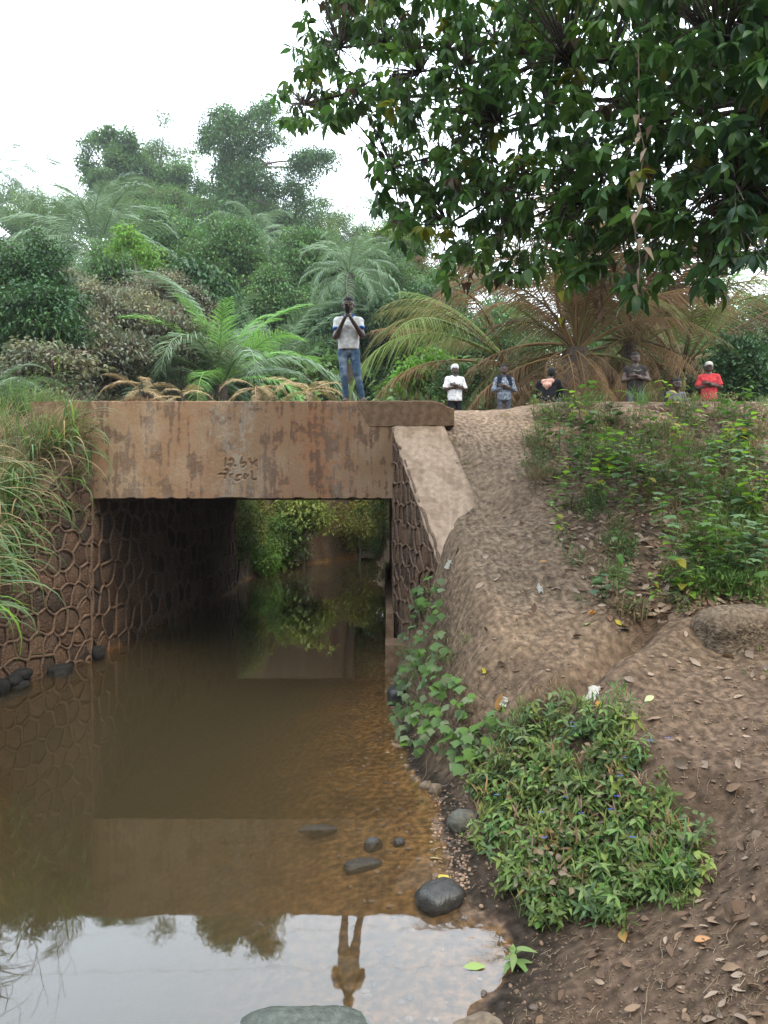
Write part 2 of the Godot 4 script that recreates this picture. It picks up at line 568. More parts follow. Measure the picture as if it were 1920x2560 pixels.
func wall_slab(mb: MB, frame: Transform3D, poly: PackedVector2Array, thick: float) -> void:
	var s := mb.v.size()
	var n := poly.size()
	for z in [-0.02, -thick]:
		for q in poly: mb.p(frame * Vector3(q.x, q.y, z))
	for k in range(1, n - 1):
		mb.tri(s, s + k + 1, s + k); mb.tri(s + n, s + n + k, s + n + k + 1)
	for k in n:
		var k2 := (k + 1) % n
		mb.quad(s + k, s + k2, s + n + k2, s + n + k)

func make_bridge() -> void:
	var bridge := thing("bridge", "weathered concrete road bridge on stone abutments across the stream", "bridge", Vector3(-2.3, 0, -11.04))
	var back := Transform3D(Basis(), -bridge.position)
	var conc := mat("stained_concrete", Color(1, 1, 1), 0.9, false, 0.0, 0.25)
	conc.albedo_texture = concrete_texture()
	conc.texture_repeat = true
	var plain := mat("plain_concrete", Color(0.27, 0.168, 0.105), 0.93, false, 0.0, 0.25)
	grainy(plain, noise_tex("concrete_grain", 512, 0.012, 0.72, 1.0, 7), noise_tex("concrete_bump", 512, 0.05, 0.0, 1.0, 6), 0.8, 1.3)
	# incised marks in metres on the face
	var marks := []
	for m in MARKS:
		var l := []
		for q in m: l.append(Vector2((520.0 + q[0] / 10.37 - 960.0) / 154.0, EYE - (1120.0 + q[1] / 10.37 - 1255.0) / 154.0))
		marks.append(l)
	var beam := MB.new()
	var x0 := -4.75
	var x1 := 0.16
	var nx := 396
	var ny := 128
	for j in ny + 1:
		for k in nx + 1:
			var x := lerpf(x0, x1, float(k) / nx)
			var y := lerpf(2.6, 4.18, float(j) / ny)
			var z := 0.006 * nz.get_noise_2d(x * 3.0, y * 3.0) + 0.003 * nz2.get_noise_2d(x * 30.0, y * 30.0) + 0.0025 * nz2.get_noise_2d(x * 75.0, y * 75.0)
			if x > -2.95 and x < -1.75 and y > 2.75 and y < 3.35:
				var best := 1.0
				for l in marks:
					for q in l.size() - 1:
						var c := Geometry2D.get_closest_point_to_segment(Vector2(x, y), l[q], l[q + 1])
						best = minf(best, c.distance_to(Vector2(x, y)))
				z -= 0.024 * (1.0 - sm(0.005, 0.022, best))
				z += 0.004 * exp(-pow((best - 0.03) / 0.01, 2.0))
			var yy := y
			if j == 0:  # broken lower arris
				var chip := maxf(0.0, nz2.get_noise_2d(x * 7.0, 3.0) - 0.15) * 0.08
				if x > -2.75 and x < -2.2: chip += 0.03 * sin(PI * (x + 2.75) / 0.55)
				yy += chip; z -= chip * 0.6
			if j == ny: yy += 0.012 * nz2.get_noise_2d(x * 8.0, 7.0); z -= 0.012
			beam.p(Vector3(x, yy, -11.04 + z), Color.WHITE, Vector2((x - x0) / (x1 - x0), 1.0 - (y - 2.6) / 1.58))
	for j in ny:
		for k in nx:
			var a := j * (nx + 1) + k
			beam.quad(a, a + nx + 1, a + nx + 2, a + 1)
	var b := part("edge_beam", beam.done(), conc, bridge, back)
	var core := MB.new()
	core.box(Vector3(-4.748, 2.605, -11.42), Vector3(0.158, 4.16, -11.055))
	part("beam_core", core.done(false), plain, b)
	# the later kerb strip, cast on top of the beam and running past both ends
	var strip := MB.new()
	var pts := []
	for k in 41: pts.append(Vector2(lerpf(-0.42, 1.14, k / 40.0), 0))
	for k in pts.size():
		var x: float = pts[k].x
		var low := 3.765 + 0.02 * nz2.get_noise_2d(x * 8.0, 1.0) + 0.28 * sm(-0.22, -0.42, x)
		var top := 4.185 + 0.008 * nz2.get_noise_2d(x * 12.0, 5.0) - 0.13 * sm(0.78, 1.14, x + 0.05 * nz2.get_noise_2d(x * 20.0, 2.0))
		for q in [[low, -11.038], [low, -11.05], [low + 0.012, -11.028], [top - 0.015, -11.028], [top, -11.04], [top, -11.42], [low, -11.42]]:
			strip.p(Vector3(x, q[0] + 0.006 * nz2.get_noise_2d(x * 25.0, q[0] * 9.0), q[1] + 0.004 * nz2.get_noise_2d(x * 15.0, q[0] * 15.0)))
		if k: for m in 7: strip.quad((k - 1) * 7 + m, k * 7 + m, k * 7 + (m + 1) % 7, (k - 1) * 7 + (m + 1) % 7)
	strip.face([strip.v[-7], strip.v[-6], strip.v[-5], strip.v[-4], strip.v[-3], strip.v[-2], strip.v[-1]])
	part("kerb", strip.done(false), plain, bridge, back)
	var left := MB.new()
	left.box(Vector3(-5.75, 3.4, -11.4), Vector3(-4.752, 4.172, -11.06))
	part("kerb", left.done(false), plain, bridge, back)
	var deck := MB.new()
	deck.box(Vector3(-4.95, 2.63, -19.4), Vector3(0.36, 4.155, -11.425))
	part("deck", deck.done(false), plain, bridge, back)
	var rear := MB.new()
	rear.box(Vector3(-4.9, 2.6, -19.8), Vector3(0.3, 4.15, -19.402))
	part("edge_beam", rear.done(false), plain, bridge, back)

	var stone_r := []
	for c in [Color(0.25, 0.160, 0.110), Color(0.20, 0.122, 0.083), Color(0.155, 0.108, 0.082), Color(0.29, 0.175, 0.112)]:
		stone_r.append(grainy(mat("wall_stone_%d" % stone_r.size(), c, 0.95, false, 0.0, 0.2), noise_tex("stone_grain", 256, 0.03, 0.5, 1.0, 5), noise_tex("stone_bump", 256, 0.05, 0.0, 1.0, 5), 2.0, 2.6))
	var ridge := grainy(mat("mortar", Color(0.31, 0.20, 0.14), 0.95, false, 0.0, 0.2), noise_tex("stone_grain", 256, 0.03, 0.5, 1.0, 5), noise_tex("stone_bump", 256, 0.05, 0.0, 1.0, 5), 1.2, 4.0)
	# right wing wall: face runs from the beam's end towards the camera
	var u := Vector3(0.265, 0, 1).normalized()
	var fr := Transform3D(Basis(u, Vector3.UP, u.cross(Vector3.UP)), Vector3(0.16, 0, -11.04))
	if fr.basis.z.x > 0: fr.basis.z = -fr.basis.z
	var wing := MB.new()
	var ln := 2.6
	var poly := PackedVector2Array([Vector2(0, -0.5), Vector2(ln, -0.5), Vector2(ln, wing_top(11.04 - ln * 0.967) - 0.02), Vector2(0, 3.74)])
	wall_slab(wing, fr, poly, 0.3)
	var ww := part("wing_wall", wing.done(false), ridge, bridge, back)
	wall_stones(ww, fr, poly, Vector2(0.23, 0.30), stone_r, ridge, 0.020)
	# its pale sloping top
	var cap := MB.new()
	var nk := 90
	for k in nk + 1:
		var d := lerpf(11.06, 8.62, float(k) / nk)
		for m in 13:
			var q := -0.03 + 0.92 * m / 12.0
			var y := wing_top(d) + 0.012 * nz.get_noise_2d(q * 5.0, d * 5.0) - (0.03 if m == 0 else 0.0) + 0.004 * nz2.get_noise_2d(q * 30.0, d * 30.0)
			if m == 12: y -= 0.3
			var soil := sm(0.05, 0.3, nz.get_noise_2d(q * 4.0 + 8.0, d * 2.6) + 0.55 * nz2.get_noise_2d(q * 14.0, d * 10.0) + 0.28 * q - 0.1)
			cap.p(Vector3(wing_x(d) + q + (0.018 * nz2.get_noise_2d(d * 11.0, 1.0) if m < 2 else 0.0), y, -d), Color(0.49, 0.345, 0.24).lerp(Color(0.36, 0.245, 0.165), soil))
	for k in nk:
		for m in 12: cap.quad(k * 13 + m, k * 13 + m + 1, (k + 1) * 13 + m + 1, (k + 1) * 13 + m)
	for k in nk + 1: cap.p(cap.v[k * 13] + Vector3(0.0, -0.06, 0), Color(0.4, 0.29, 0.21))
	for k in nk: cap.quad(k * 13, (k + 1) * 13, (nk + 1) * 13 + k + 1, (nk + 1) * 13 + k)
	var pale := grainy(mat("worn_cement", Color(1, 1, 1), 0.92, true, 0.0, 0.25), noise_tex("concrete_grain", 512, 0.012, 0.72, 1.0, 7), noise_tex("concrete_bump", 512, 0.05, 0.0, 1.0, 6), 0.5, 1.7)
	var cp := part("coping", cap.done(), pale, ww)
	cp.set_meta("label", "pale worn cement top sloping down beside the path")
	# footing block at the foot of the right abutment
	var foot := MB.new()
	foot.box(Vector3(0.02, -0.5, -10.6), Vector3(0.42, 0.42, -10.05))
	foot.box(Vector3(0.03, -0.5, -19.6), Vector3(0.15, 0.8, -10.62))
	part("footing", foot.done(false), plain, bridge, back)
	var ab := MB.new()
	ab.box(Vector3(0.155, -0.7, -19.7), Vector3(0.7, 2.61, -11.06))
	part("abutment", ab.done(false), ridge, bridge, back)
	# left abutment with its face along the tunnel and the left wing wall
	var ul := Vector3(0.45, 0, -8.66).normalized()
	var fl := Transform3D(Basis(ul, Vector3.UP, Vector3(-ul.z, 0, ul.x)), Vector3(-4.75, 0, -11.04))
	var pl := PackedVector2Array([Vector2(0, -0.6), Vector2(8.67, -0.6), Vector2(8.67, 2.6), Vector2(0, 2.6)])
	var wl := MB.new()
	wall_slab(wl, fl, pl, 0.5)
	var la := part("abutment", wl.done(false), ridge, bridge, back)
	wall_stones(la, fl, pl, Vector2(0.4, 0.42), stone_r, ridge, 0.022)
	var uw := Vector3(-0.27, 0, 1).normalized()
	var fw := Transform3D(Basis(uw, Vector3.UP, Vector3(uw.z, 0, -uw.x)), Vector3(-4.76, 0, -11.04))
	var pw := PackedVector2Array([Vector2(0, -0.6), Vector2(2.6, -0.6), Vector2(2.6, 1.45), Vector2(0, 3.5)])
	var wm := MB.new()
	wall_slab(wm, fw, pw, 0.45)
	var lw := part("wing_wall", wm.done(false), ridge, bridge, back)
	wall_stones(lw, fw, pw, Vector2(0.28, 0.30), stone_r, ridge, 0.022)
	var lc := MB.new()
	for q in [[0.0, 3.54], [0.5, 3.14]]:
		var e: Vector3 = fw * Vector3(q[0], q[1], 0.02)
		for m in [[0.0, 0.0], [-0.7, 0.03], [-0.7, -0.25], [0.0, -0.1]]: lc.p(e + Vector3(m[0], m[1], 0))
	for m in 4: lc.quad(m, 4 + m, 4 + (m + 1) % 4, (m + 1) % 4)
	lc.quad(4, 5, 6, 7)
	part("coping", lc.done(false), grainy(mat("red_cement", Color(0.24, 0.145, 0.10), 0.95), noise_tex("concrete_grain", 512, 0.012, 0.72, 1.0, 7), noise_tex("concrete_bump", 512, 0.05, 0.0, 1.0, 6), 0.8, 1.7), lw)

# ------------------------------------------------------------------ people
# bones: [from, to, radius, radius, flat end?]; the field is the smooth minimum of tapered capsules, meshed as surface nets
func skin(mb: MB, bones: Array, cell: float, k: float, col := Color.WHITE) -> void:
	var lo := Vector3.INF
	var hi := -Vector3.INF
	for b in bones:
		var r: float = maxf(b[2], b[3]) + 3.0 * cell
		lo = lo.min(b[0].min(b[1]) - Vector3.ONE * r)
		hi = hi.max(b[0].max(b[1]) + Vector3.ONE * r)
	var n := Vector3i(((hi - lo) / cell).ceil()) + Vector3i.ONE
	var f := PackedFloat32Array()
	f.resize(n.x * n.y * n.z)
	f.fill(1.0)
	var sy := n.x
	var sz := n.x * n.y
	for b in bones:
		var a: Vector3 = b[0]
		var e: Vector3 = b[1]
		var ra: float = b[2]
		var rb: float = b[3]
		var flat: bool = b.size() > 4 and b[4]
		var ax := e - a
		var l2 := maxf(ax.length_squared(), 1e-9)
		var ln := sqrt(l2)
		var m := maxf(ra, rb) + k + 2.0 * cell
		var i0 := Vector3i(((a.min(e) - Vector3.ONE * m - lo) / cell).floor()).max(Vector3i.ZERO)
		var i1 := Vector3i(((a.max(e) + Vector3.ONE * m - lo) / cell).ceil()).min(n - Vector3i.ONE)
		for z in range(i0.z, i1.z + 1):
			for y in range(i0.y, i1.y + 1):
				for x in range(i0.x, i1.x + 1):
					var p := lo + Vector3(x, y, z) * cell
					var t := (p - a).dot(ax) / l2
					var tc := clampf(t, 0.0, 1.0)
					var d := (p - a - ax * tc).length() - lerpf(ra, rb, tc)
					if flat: d = maxf(d, (t - 1.0) * ln)
					var at_ := x + y * sy + z * sz
					var o := f[at_]
					var h := maxf(k - absf(d - o), 0.0) / k
					f[at_] = minf(d, o) - h * h * k * 0.25
	var ids := PackedInt32Array()
	ids.resize(f.size())
	ids.fill(-1)
	var corner := [0, 1, sy, sy + 1, sz, sz + 1, sz + sy, sz + sy + 1]
	var off := [Vector3(0, 0, 0), Vector3(1, 0, 0), Vector3(0, 1, 0), Vector3(1, 1, 0), Vector3(0, 0, 1), Vector3(1, 0, 1), Vector3(0, 1, 1), Vector3(1, 1, 1)]
	var edges := [[0, 1], [2, 3], [4, 5], [6, 7], [0, 2], [1, 3], [4, 6], [5, 7], [0, 4], [1, 5], [2, 6], [3, 7]]
	for z in n.z - 1:
		for y in n.y - 1:
			for x in n.x - 1:
				var c0 := x + y * sy + z * sz
				if f[c0] > 3.0 * cell: continue
				var neg := 0
				for q in 8: neg += int(f[c0 + corner[q]] < 0.0)
				if neg == 0 or neg == 8: continue
				var sum := Vector3.ZERO
				var cnt := 0
				for q in edges:
					var fa := f[c0 + corner[q[0]]]
					var fb := f[c0 + corner[q[1]]]
					if (fa < 0.0) != (fb < 0.0):
						sum += off[q[0]].lerp(off[q[1]], fa / (fa - fb))
						cnt += 1
				ids[c0] = mb.p(lo + (Vector3(x, y, z) + sum / cnt) * cell, col)
	for z in range(1, n.z - 1):
		for y in range(1, n.y - 1):
			for x in range(1, n.x - 1):
				var c0 := x + y * sy + z * sz
				if f[c0] > 3.0 * cell: continue
				var s := f[c0] < 0.0
				for q in [[1, sy, sz], [sy, sz, 1], [sz, 1, sy]]:
					if s == (f[c0 + q[0]] < 0.0): continue
					var a := ids[c0]
					var b := ids[c0 - q[1]]
					var c := ids[c0 - q[1] - q[2]]
					var d := ids[c0 - q[2]]
					if a < 0 or b < 0 or c < 0 or d < 0: continue
					if s: mb.quad(a, d, c, b)
					else: mb.quad(a, b, c, d)

func hand_bones(wrist: Vector3, dir: Vector3, palm: Vector3, thumb_side: float, curl: float) -> Array:
	# dir: towards the fingertips, palm: the way the palm faces
	var d := dir.normalized()
	var pn := (palm - d * palm.dot(d)).normalized()
	var s := d.cross(pn) * thumb_side
	var out := [[wrist - d * 0.02, wrist + d * 0.05, 0.026, 0.024], [wrist + d * 0.03 + s * 0.018, wrist + d * 0.08 + s * 0.024, 0.018, 0.014], [wrist + d * 0.03 - s * 0.018, wrist + d * 0.075 - s * 0.026, 0.018, 0.013], [wrist + d * 0.03, wrist + d * 0.085, 0.018, 0.014]]
	var lens := [0.074, 0.082, 0.077, 0.060]
	for k in 4:
		var b: Vector3 = wrist + d * 0.085 + s * (0.031 - 0.0205 * k)
		var c := curl
		var a: Vector3 = b
		var dr := d
		for j in 3:
			dr = (dr * cos(c) + pn * sin(c)).normalized()
			var e: Vector3 = a + dr * lens[k] * [0.45, 0.32, 0.23][j]
			out.append([a, e, 0.0092 - 0.0008 * j, 0.0086 - 0.0008 * j])
			a = e
	var tb := wrist + d * 0.028 + s * 0.03
	var t1 := tb + (d * 0.6 + s * 0.75 + pn * 0.35).normalized() * 0.04
	var t2 := t1 + (d * 0.85 + s * 0.25 + pn * (0.3 + curl)).normalized() * 0.03
	out.append([tb, t1, 0.013, 0.0105])
	out.append([t1, t2, 0.0105, 0.009])
	return out

func face_bones(c: Vector3, basis: Basis, s: float) -> Array:
	var q := func(x, y, z): return c + basis * (Vector3(x, y, z) * s)
	return [
		[q.call(0, 0.03, -0.02), q.call(0, 0.02, 0.01), 0.094 * s, 0.088 * s], [q.call(0, -0.03, 0.02), q.call(0, -0.085, 0.045), 0.07 * s, 0.042 * s],
		[q.call(-0.03, -0.055, 0.02), q.call(0.03, -0.055, 0.02), 0.055 * s, 0.055 * s], [q.call(0, 0.015, 0.088), q.call(0, -0.022, 0.102), 0.011 * s, 0.017 * s],
		[q.call(-0.035, 0.028, 0.082), q.call(0.035, 0.028, 0.082), 0.014 * s, 0.014 * s], [q.call(-0.022, -0.058, 0.084), q.call(0.022, -0.058, 0.084), 0.011 * s, 0.011 * s],
		[q.call(-0.094, 0.01, -0.005), q.call(-0.097, -0.03, -0.002), 0.014 * s, 0.011 * s], [q.call(0.094, 0.01, -0.005), q.call(0.097, -0.03, -0.002), 0.014 * s, 0.011 * s],
	]

func cloth_mat(key: String, col: Color) -> StandardMaterial3D:
	var m := mat(key, col, 0.95, true, 0.0, 0.15)
	if m.albedo_texture == null:
		grainy(m, noise_tex("cloth_grain", 256, 0.03, 0.72, 1.0, 4), noise_tex("cloth_fold", 256, 0.012, 0.0, 1.0, 3), 2.0, 1.6, false)
		m.rim_enabled = true
		m.rim = 0.06
	return m

func make_person(o: Dictionary) -> Node3D:
	var p := thing("person", o.label, "person", o.where)
	p.rotation.y = o.get("turn", 0.0)
	var s: float = o.height / 1.8
	var cell: float = o.get("cell", 0.018)
	var sk := mat("dark_skin", Color(0.052, 0.030, 0.022), 0.45, false, 0.0, 0.4)
	var j: Dictionary = o.joints
	var J := func(k) -> Vector3: return j[k] * s
	var body := MB.new()
	var head: Vector3 = J.call("head")
	var hb: Basis = o.get("head_basis", Basis())
	var chest: Vector3 = J.call("chest")
	var hip: Vector3 = J.call("hip")
	var neck: Vector3 = J.call("neck")
	var w: float = o.get("broad", 1.0)
	var bones := [[hip, chest, 0.125 * s, 0.13 * s * w], [chest, neck, 0.12 * s * w, 0.055 * s], [neck, head + hb * Vector3(0, -0.06, -0.015) * s, 0.056 * s, 0.054 * s]]
	var cloth := []
	var pants := []
	var puff: float = o.get("puff", 0.016)
	var side_v: Vector3 = (J.call("shoulder_r") - J.call("shoulder_l")).normalized()
	for q in ["l", "r"]:
		var sg := -1.0 if q == "l" else 1.0
		var sh: Vector3 = J.call("shoulder_" + q)
		var el: Vector3 = J.call("elbow_" + q)
		var wr: Vector3 = J.call("wrist_" + q)
		var th: Vector3 = J.call("thigh_" + q)
		var kn: Vector3 = J.call("knee_" + q)
		var an: Vector3 = J.call("ankle_" + q)
		var toe: Vector3 = J.call("toe_" + q)
		bones += [[neck + Vector3(0, -0.02, -0.01) * s, sh, 0.05 * s, 0.055 * s], [chest + side_v * sg * 0.06 * s, sh, 0.10 * s, 0.062 * s * w], [sh, el, 0.056 * s * w, 0.044 * s * w], [el, wr, 0.045 * s * w, 0.030 * s], [hip + side_v * sg * 0.05 * s, th, 0.11 * s, 0.088 * s], [th, kn, 0.085 * s, 0.056 * s], [kn, an, 0.056 * s, 0.036 * s], [an, toe, 0.036 * s, 0.03 * s]]
		cloth += [[chest + side_v * sg * 0.07 * s, sh, 0.108 * s + puff * 0.7, 0.058 * s * w + puff * 0.7]]
		cloth += [[neck + Vector3(0, -0.035, -0.01) * s + side_v * sg * 0.03 * s, sh, 0.05 * s + puff * 0.6, 0.058 * s * w + puff * 0.6]]
		var sl: float = o.get("sleeve", 0.55)
		if sl <= 1.0: cloth += [[sh, sh.lerp(el, sl), 0.056 * s * w + puff * 0.7, 0.052 * s * w + puff, true]]
		else: cloth += [[sh, el, 0.056 * s * w + puff * 0.8, 0.046 * s + puff * 0.8], [el, el.lerp(wr, sl - 1.0), 0.046 * s + puff * 0.8, 0.036 * s + puff * 0.7, true]]
		cloth += [[chest + side_v * sg * 0.05 * s, hip + side_v * sg * 0.055 * s + Vector3(0, o.get("hem", -0.04) * s, 0), 0.128 * s * w + puff * 0.4, 0.108 * s + puff, true]]
		pants += [[hip + side_v * sg * 0.05 * s + Vector3(0, 0.03, 0), th, 0.105 * s + 0.006, 0.088 * s + 0.006], [th, kn, 0.085 * s + 0.006, 0.058 * s + 0.006], [kn, an + Vector3(0, 0.01, 0), 0.060 * s + 0.004, 0.044 * s + 0.003, true]]
	pants += [[hip + Vector3(0, 0.02, 0), hip + Vector3(0, -0.07, 0), 0.115 * s + 0.008, 0.10 * s + 0.006]]
	cloth += [[chest, neck + Vector3(0, -0.035, 0) * s, 0.125 * s * w + puff, 0.06 * s + puff * 0.6, true], [chest, hip + Vector3(0, o.get("hem", -0.04) * s, 0), 0.135 * s * w + puff * 0.3, 0.118 * s + puff, true]]
	skin(body, bones, cell, 0.035)
	skin(body, face_bones(head, hb, s), minf(cell, 0.007), 0.016)
	for q in ["l", "r"]:
		var hd: Array = j["hand_" + q]
		skin(body, hand_bones(J.call("wrist_" + q), hd[0], hd[1], hd[2], hd[3]), 0.0055, 0.007)
	var bd := part("body", body.done(), sk, p)
	for e in [-1, 1]:
		var eye := MB.new()
		skin(eye, [[head + hb * Vector3(e * 0.034, 0.008, 0.083) * s, head + hb * Vector3(e * 0.034, 0.008, 0.0835) * s, 0.0105 * s, 0.0105 * s]], 0.005, 0.003)
		part("eye", eye.done(), mat("eye_white", Color(0.35, 0.31, 0.28), 0.3), bd)
	var lips := MB.new()
	skin(lips, [[head + hb * Vector3(-0.02, -0.058, 0.088) * s, head + hb * Vector3(0.02, -0.058, 0.088) * s, 0.0085 * s, 0.0085 * s]], 0.005, 0.003)
	part("mouth", lips.done(), mat("lips", Color(0.10, 0.045, 0.04), 0.4), bd)
	var shirt := MB.new()
	skin(shirt, cloth, cell, 0.03, Color.WHITE)
	for k in shirt.v.size():  # creases hanging across the trunk
		var q2 := shirt.v[k]
		shirt.v[k] += Vector3(q2.x, 0, q2.z).normalized() * 0.006 * nz.get_noise_3d(q2.x * 9.0 + 5.0, q2.y * 16.0 + q2.x * 12.0, q2.z * 6.0)
	part(o.get("top_name", "shirt"), shirt.done(), o.top, p)
	var tr := MB.new()
	skin(tr, pants, cell, 0.02, Color.WHITE)
	for k in tr.v.size():
		var q3 := tr.v[k]
		tr.v[k] += Vector3(q3.x, 0, q3.z).normalized() * 0.006 * nz.get_noise_3d(q3.x * 8.0, q3.y * 26.0, q3.z * 6.0)
		if o.get("faded", false):  # worn pale thighs and knees of the denim
			var n := nz.get_noise_3d(q3.x * 10.0, q3.y * 12.0, 3.0)
			tr.c[k] = Color(0.075, 0.125, 0.20).lerp(Color(0.22, 0.27, 0.33), clampf(sm(0.0, 0.35, n + 0.12) * sm(0.25, 0.5, q3.y) * sm(0.0, 0.06, q3.z), 0, 1))
	part("trousers", tr.done(), o.bottom, p)
	for q in ["l", "r"]:
		var sh := MB.new()
		var an: Vector3 = J.call("ankle_" + q)
		var toe: Vector3 = J.call("toe_" + q)
		skin(sh, [[an, an + Vector3(0, -0.03, 0), 0.045 * s, 0.045 * s], [an + Vector3(0, -0.03, -0.02) * s, toe, 0.045 * s, 0.04 * s]], 0.012, 0.02)
		part("shoe", sh.done(), mat("brown_shoe", Color(0.10, 0.065, 0.045), 0.6), p)
	if o.get("hair", true):
		var hair := MB.new()
		skin(hair, [[head + hb * Vector3(0, 0.052, -0.03) * s, head + hb * Vector3(0, 0.055, 0.012) * s, 0.094 * s, 0.083 * s], [head + hb * Vector3(0, 0.01, -0.05) * s, head + hb * Vector3(0, 0.0, -0.055) * s, 0.078 * s, 0.07 * s]], 0.009, 0.02)
		part("hair", hair.done(), mat("black_hair", Color(0.008, 0.007, 0.007), 0.85), p)
	return p

func standing() -> Dictionary:
	return {"head": Vector3(0, 1.66, 0.03), "neck": Vector3(0, 1.49, 0), "chest": Vector3(0, 1.28, 0), "hip": Vector3(0, 0.97, 0), "shoulder_l": Vector3(-0.182, 1.395, 0), "shoulder_r": Vector3(0.182, 1.395, 0),
		"thigh_l": Vector3(-0.10, 0.88, 0), "thigh_r": Vector3(0.10, 0.88, 0), "knee_l": Vector3(-0.11, 0.5, 0.02), "knee_r": Vector3(0.11, 0.5, 0.02), "ankle_l": Vector3(-0.12, 0.085, -0.02), "ankle_r": Vector3(0.12, 0.085, -0.02), "toe_l": Vector3(-0.14, 0.04, 0.13), "toe_r": Vector3(0.14, 0.04, 0.13),
		"elbow_l": Vector3(-0.27, 1.14, 0.03), "elbow_r": Vector3(0.27, 1.14, 0.03), "wrist_l": Vector3(0.03, 1.17, 0.19), "wrist_r": Vector3(-0.03, 1.22, 0.22),
		"hand_l": [Vector3(1, 0.1, -0.15), Vector3(0, 0, -1), 1.0, 0.25], "hand_r": [Vector3(-1, 0.12, -0.2), Vector3(0, 0, -1), -1.0, 0.3]}

func make_people() -> void:
	# the young man filming from the kerb of the bridge
	var j := standing()
	j.merge({"hip": Vector3(0.0, 0.97, 0), "thigh_l": Vector3(-0.09, 0.87, 0), "thigh_r": Vector3(0.10, 0.87, 0), "knee_l": Vector3(-0.075, 0.49, 0.03), "ankle_l": Vector3(-0.04, 0.085, -0.03), "toe_l": Vector3(-0.06, 0.04, 0.12),
		"knee_r": Vector3(0.15, 0.50, 0.05), "ankle_r": Vector3(0.235, 0.085, 0.0), "toe_r": Vector3(0.28, 0.04, 0.13), "elbow_l": Vector3(-0.21, 1.11, 0.11), "elbow_r": Vector3(0.235, 1.135, 0.11),
		"wrist_l": Vector3(-0.052, 1.385, 0.25), "wrist_r": Vector3(0.052, 1.385, 0.25), "hand_l": [Vector3(0.30, 0.95, 0.12), Vector3(1, -0.2, -0.35), -1.0, 0.55], "hand_r": [Vector3(-0.30, 0.95, 0.12), Vector3(-1, -0.2, -0.35), 1.0, 0.55], "head": Vector3(0, 1.665, 0.035)}, true)
	var feet := Vector3(-0.60, 4.195, -11.5)
	var white := cloth_mat("white_cotton", Color(0.66, 0.64, 0.62))
	var denim := cloth_mat("faded_denim", Color(1, 1, 1))
	var p := make_person({"label": "young man in white polo and torn blue jeans filming with phone", "where": feet, "height": 1.80, "joints": j, "cell": 0.013, "top": white, "bottom": denim, "top_name": "polo_shirt", "sleeve": 0.58, "faded": true, "hem": -0.05})
	var blue := cloth_mat("blue_collar", Color(0.035, 0.12, 0.36))
	var col := MB.new()
	for q in [-1, 1]:
		skin(col, [[Vector3(q * 0.068, 1.505, -0.02), Vector3(q * 0.075, 1.492, 0.04), 0.02, 0.022], [Vector3(q * 0.075, 1.492, 0.04), Vector3(q * 0.045, 1.455, 0.088), 0.022, 0.018]], 0.009, 0.012)
	skin(col, [[Vector3(-0.068, 1.505, -0.02), Vector3(0, 1.515, -0.065), 0.02, 0.02], [Vector3(0.068, 1.505, -0.02), Vector3(0, 1.515, -0.065), 0.02, 0.02]], 0.009, 0.012)
	part("collar", col.done(), blue, p)
	for q in ["l", "r"]:
		var cuff := MB.new()
		var a: Vector3 = j["shoulder_" + q].lerp(j["elbow_" + q], 0.54)
		var b: Vector3 = j["shoulder_" + q].lerp(j["elbow_" + q], 0.61)
		skin(cuff, [[a, b, 0.071, 0.071, true]], 0.009, 0.004)
		part("cuff", cuff.done(), blue, p)
	var phone := thing("phone", "dark phone held up before the young man's face", "phone", feet + Vector3(0, 1.53, 0.325))
	var ph := MB.new()
	ph.box(Vector3(-0.037, -0.076, -0.004), Vector3(0.037, 0.076, 0.004))
	part("case", ph.done(false), mat("phone_case", Color(0.012, 0.010, 0.009), 0.7, false, 0.0, 0.2), phone)
	var cm := MB.new()
	cm.box(Vector3(0.008, 0.036, 0.0042), Vector3(0.030, 0.068, 0.0062))
	part("camera_bump", cm.done(false), mat("phone_lens", Color(0.08, 0.06, 0.04), 0.15), phone)
	var rim := MB.new()
	rim.box(Vector3(-0.039, 0.0762, -0.0045), Vector3(0.039, 0.081, 0.0045))
	part("rim", rim.done(false), mat("phone_rim", Color(0.35, 0.22, 0.15), 0.3), phone)

	# onlookers on the far side of the road
	var w := make_person({"label": "woman in white head wrap and white shirt with folded arms", "where": Vector3((1137.0 - 960) / FOCAL * 16.4, 4.2, -16.4), "height": 1.66, "joints": standing(), "top": cloth_mat("white_shirt", Color(0.72, 0.72, 0.74)), "bottom": cloth_mat("black_skirt", Color(0.02, 0.02, 0.025)), "sleeve": 0.95, "puff": 0.028, "hem": -0.13, "hair": false, "turn": 0.2, "head_basis": Basis(Vector3.UP, -0.3)})
	var wrap := MB.new()
	var hc := Vector3(0, 1.66, 0.03) * (1.66 / 1.8)
	skin(wrap, [[hc + Vector3(0, 0.045, -0.03), hc + Vector3(0, 0.05, 0.012), 0.098, 0.086], [hc + Vector3(0, 0.0, -0.05), hc + Vector3(0, 0.02, -0.06), 0.08, 0.08]], 0.009, 0.02)
	part("head_wrap", wrap.done(), cloth_mat("white_shirt", Color.WHITE), w)
	var ck := cloth_mat("speckled_cotton", Color(0.33, 0.38, 0.46))
	ck.albedo_texture = noise_tex("speckle", 256, 0.22, 0.35, 1.0, 2, FastNoiseLite.TYPE_VALUE, 2.4)
	var m2 := make_person({"label": "man in speckled grey long-sleeved shirt and dark waistcoat with folded arms", "where": Vector3((1260.0 - 960) / FOCAL * 16.6, 4.2, -16.6), "height": 1.70, "joints": standing(), "top": ck, "bottom": cloth_mat("grey_trousers", Color(0.09, 0.095, 0.11)), "sleeve": 1.75, "hem": -0.1, "head_basis": Basis(Vector3.RIGHT, -0.15)})
	var vest := MB.new()
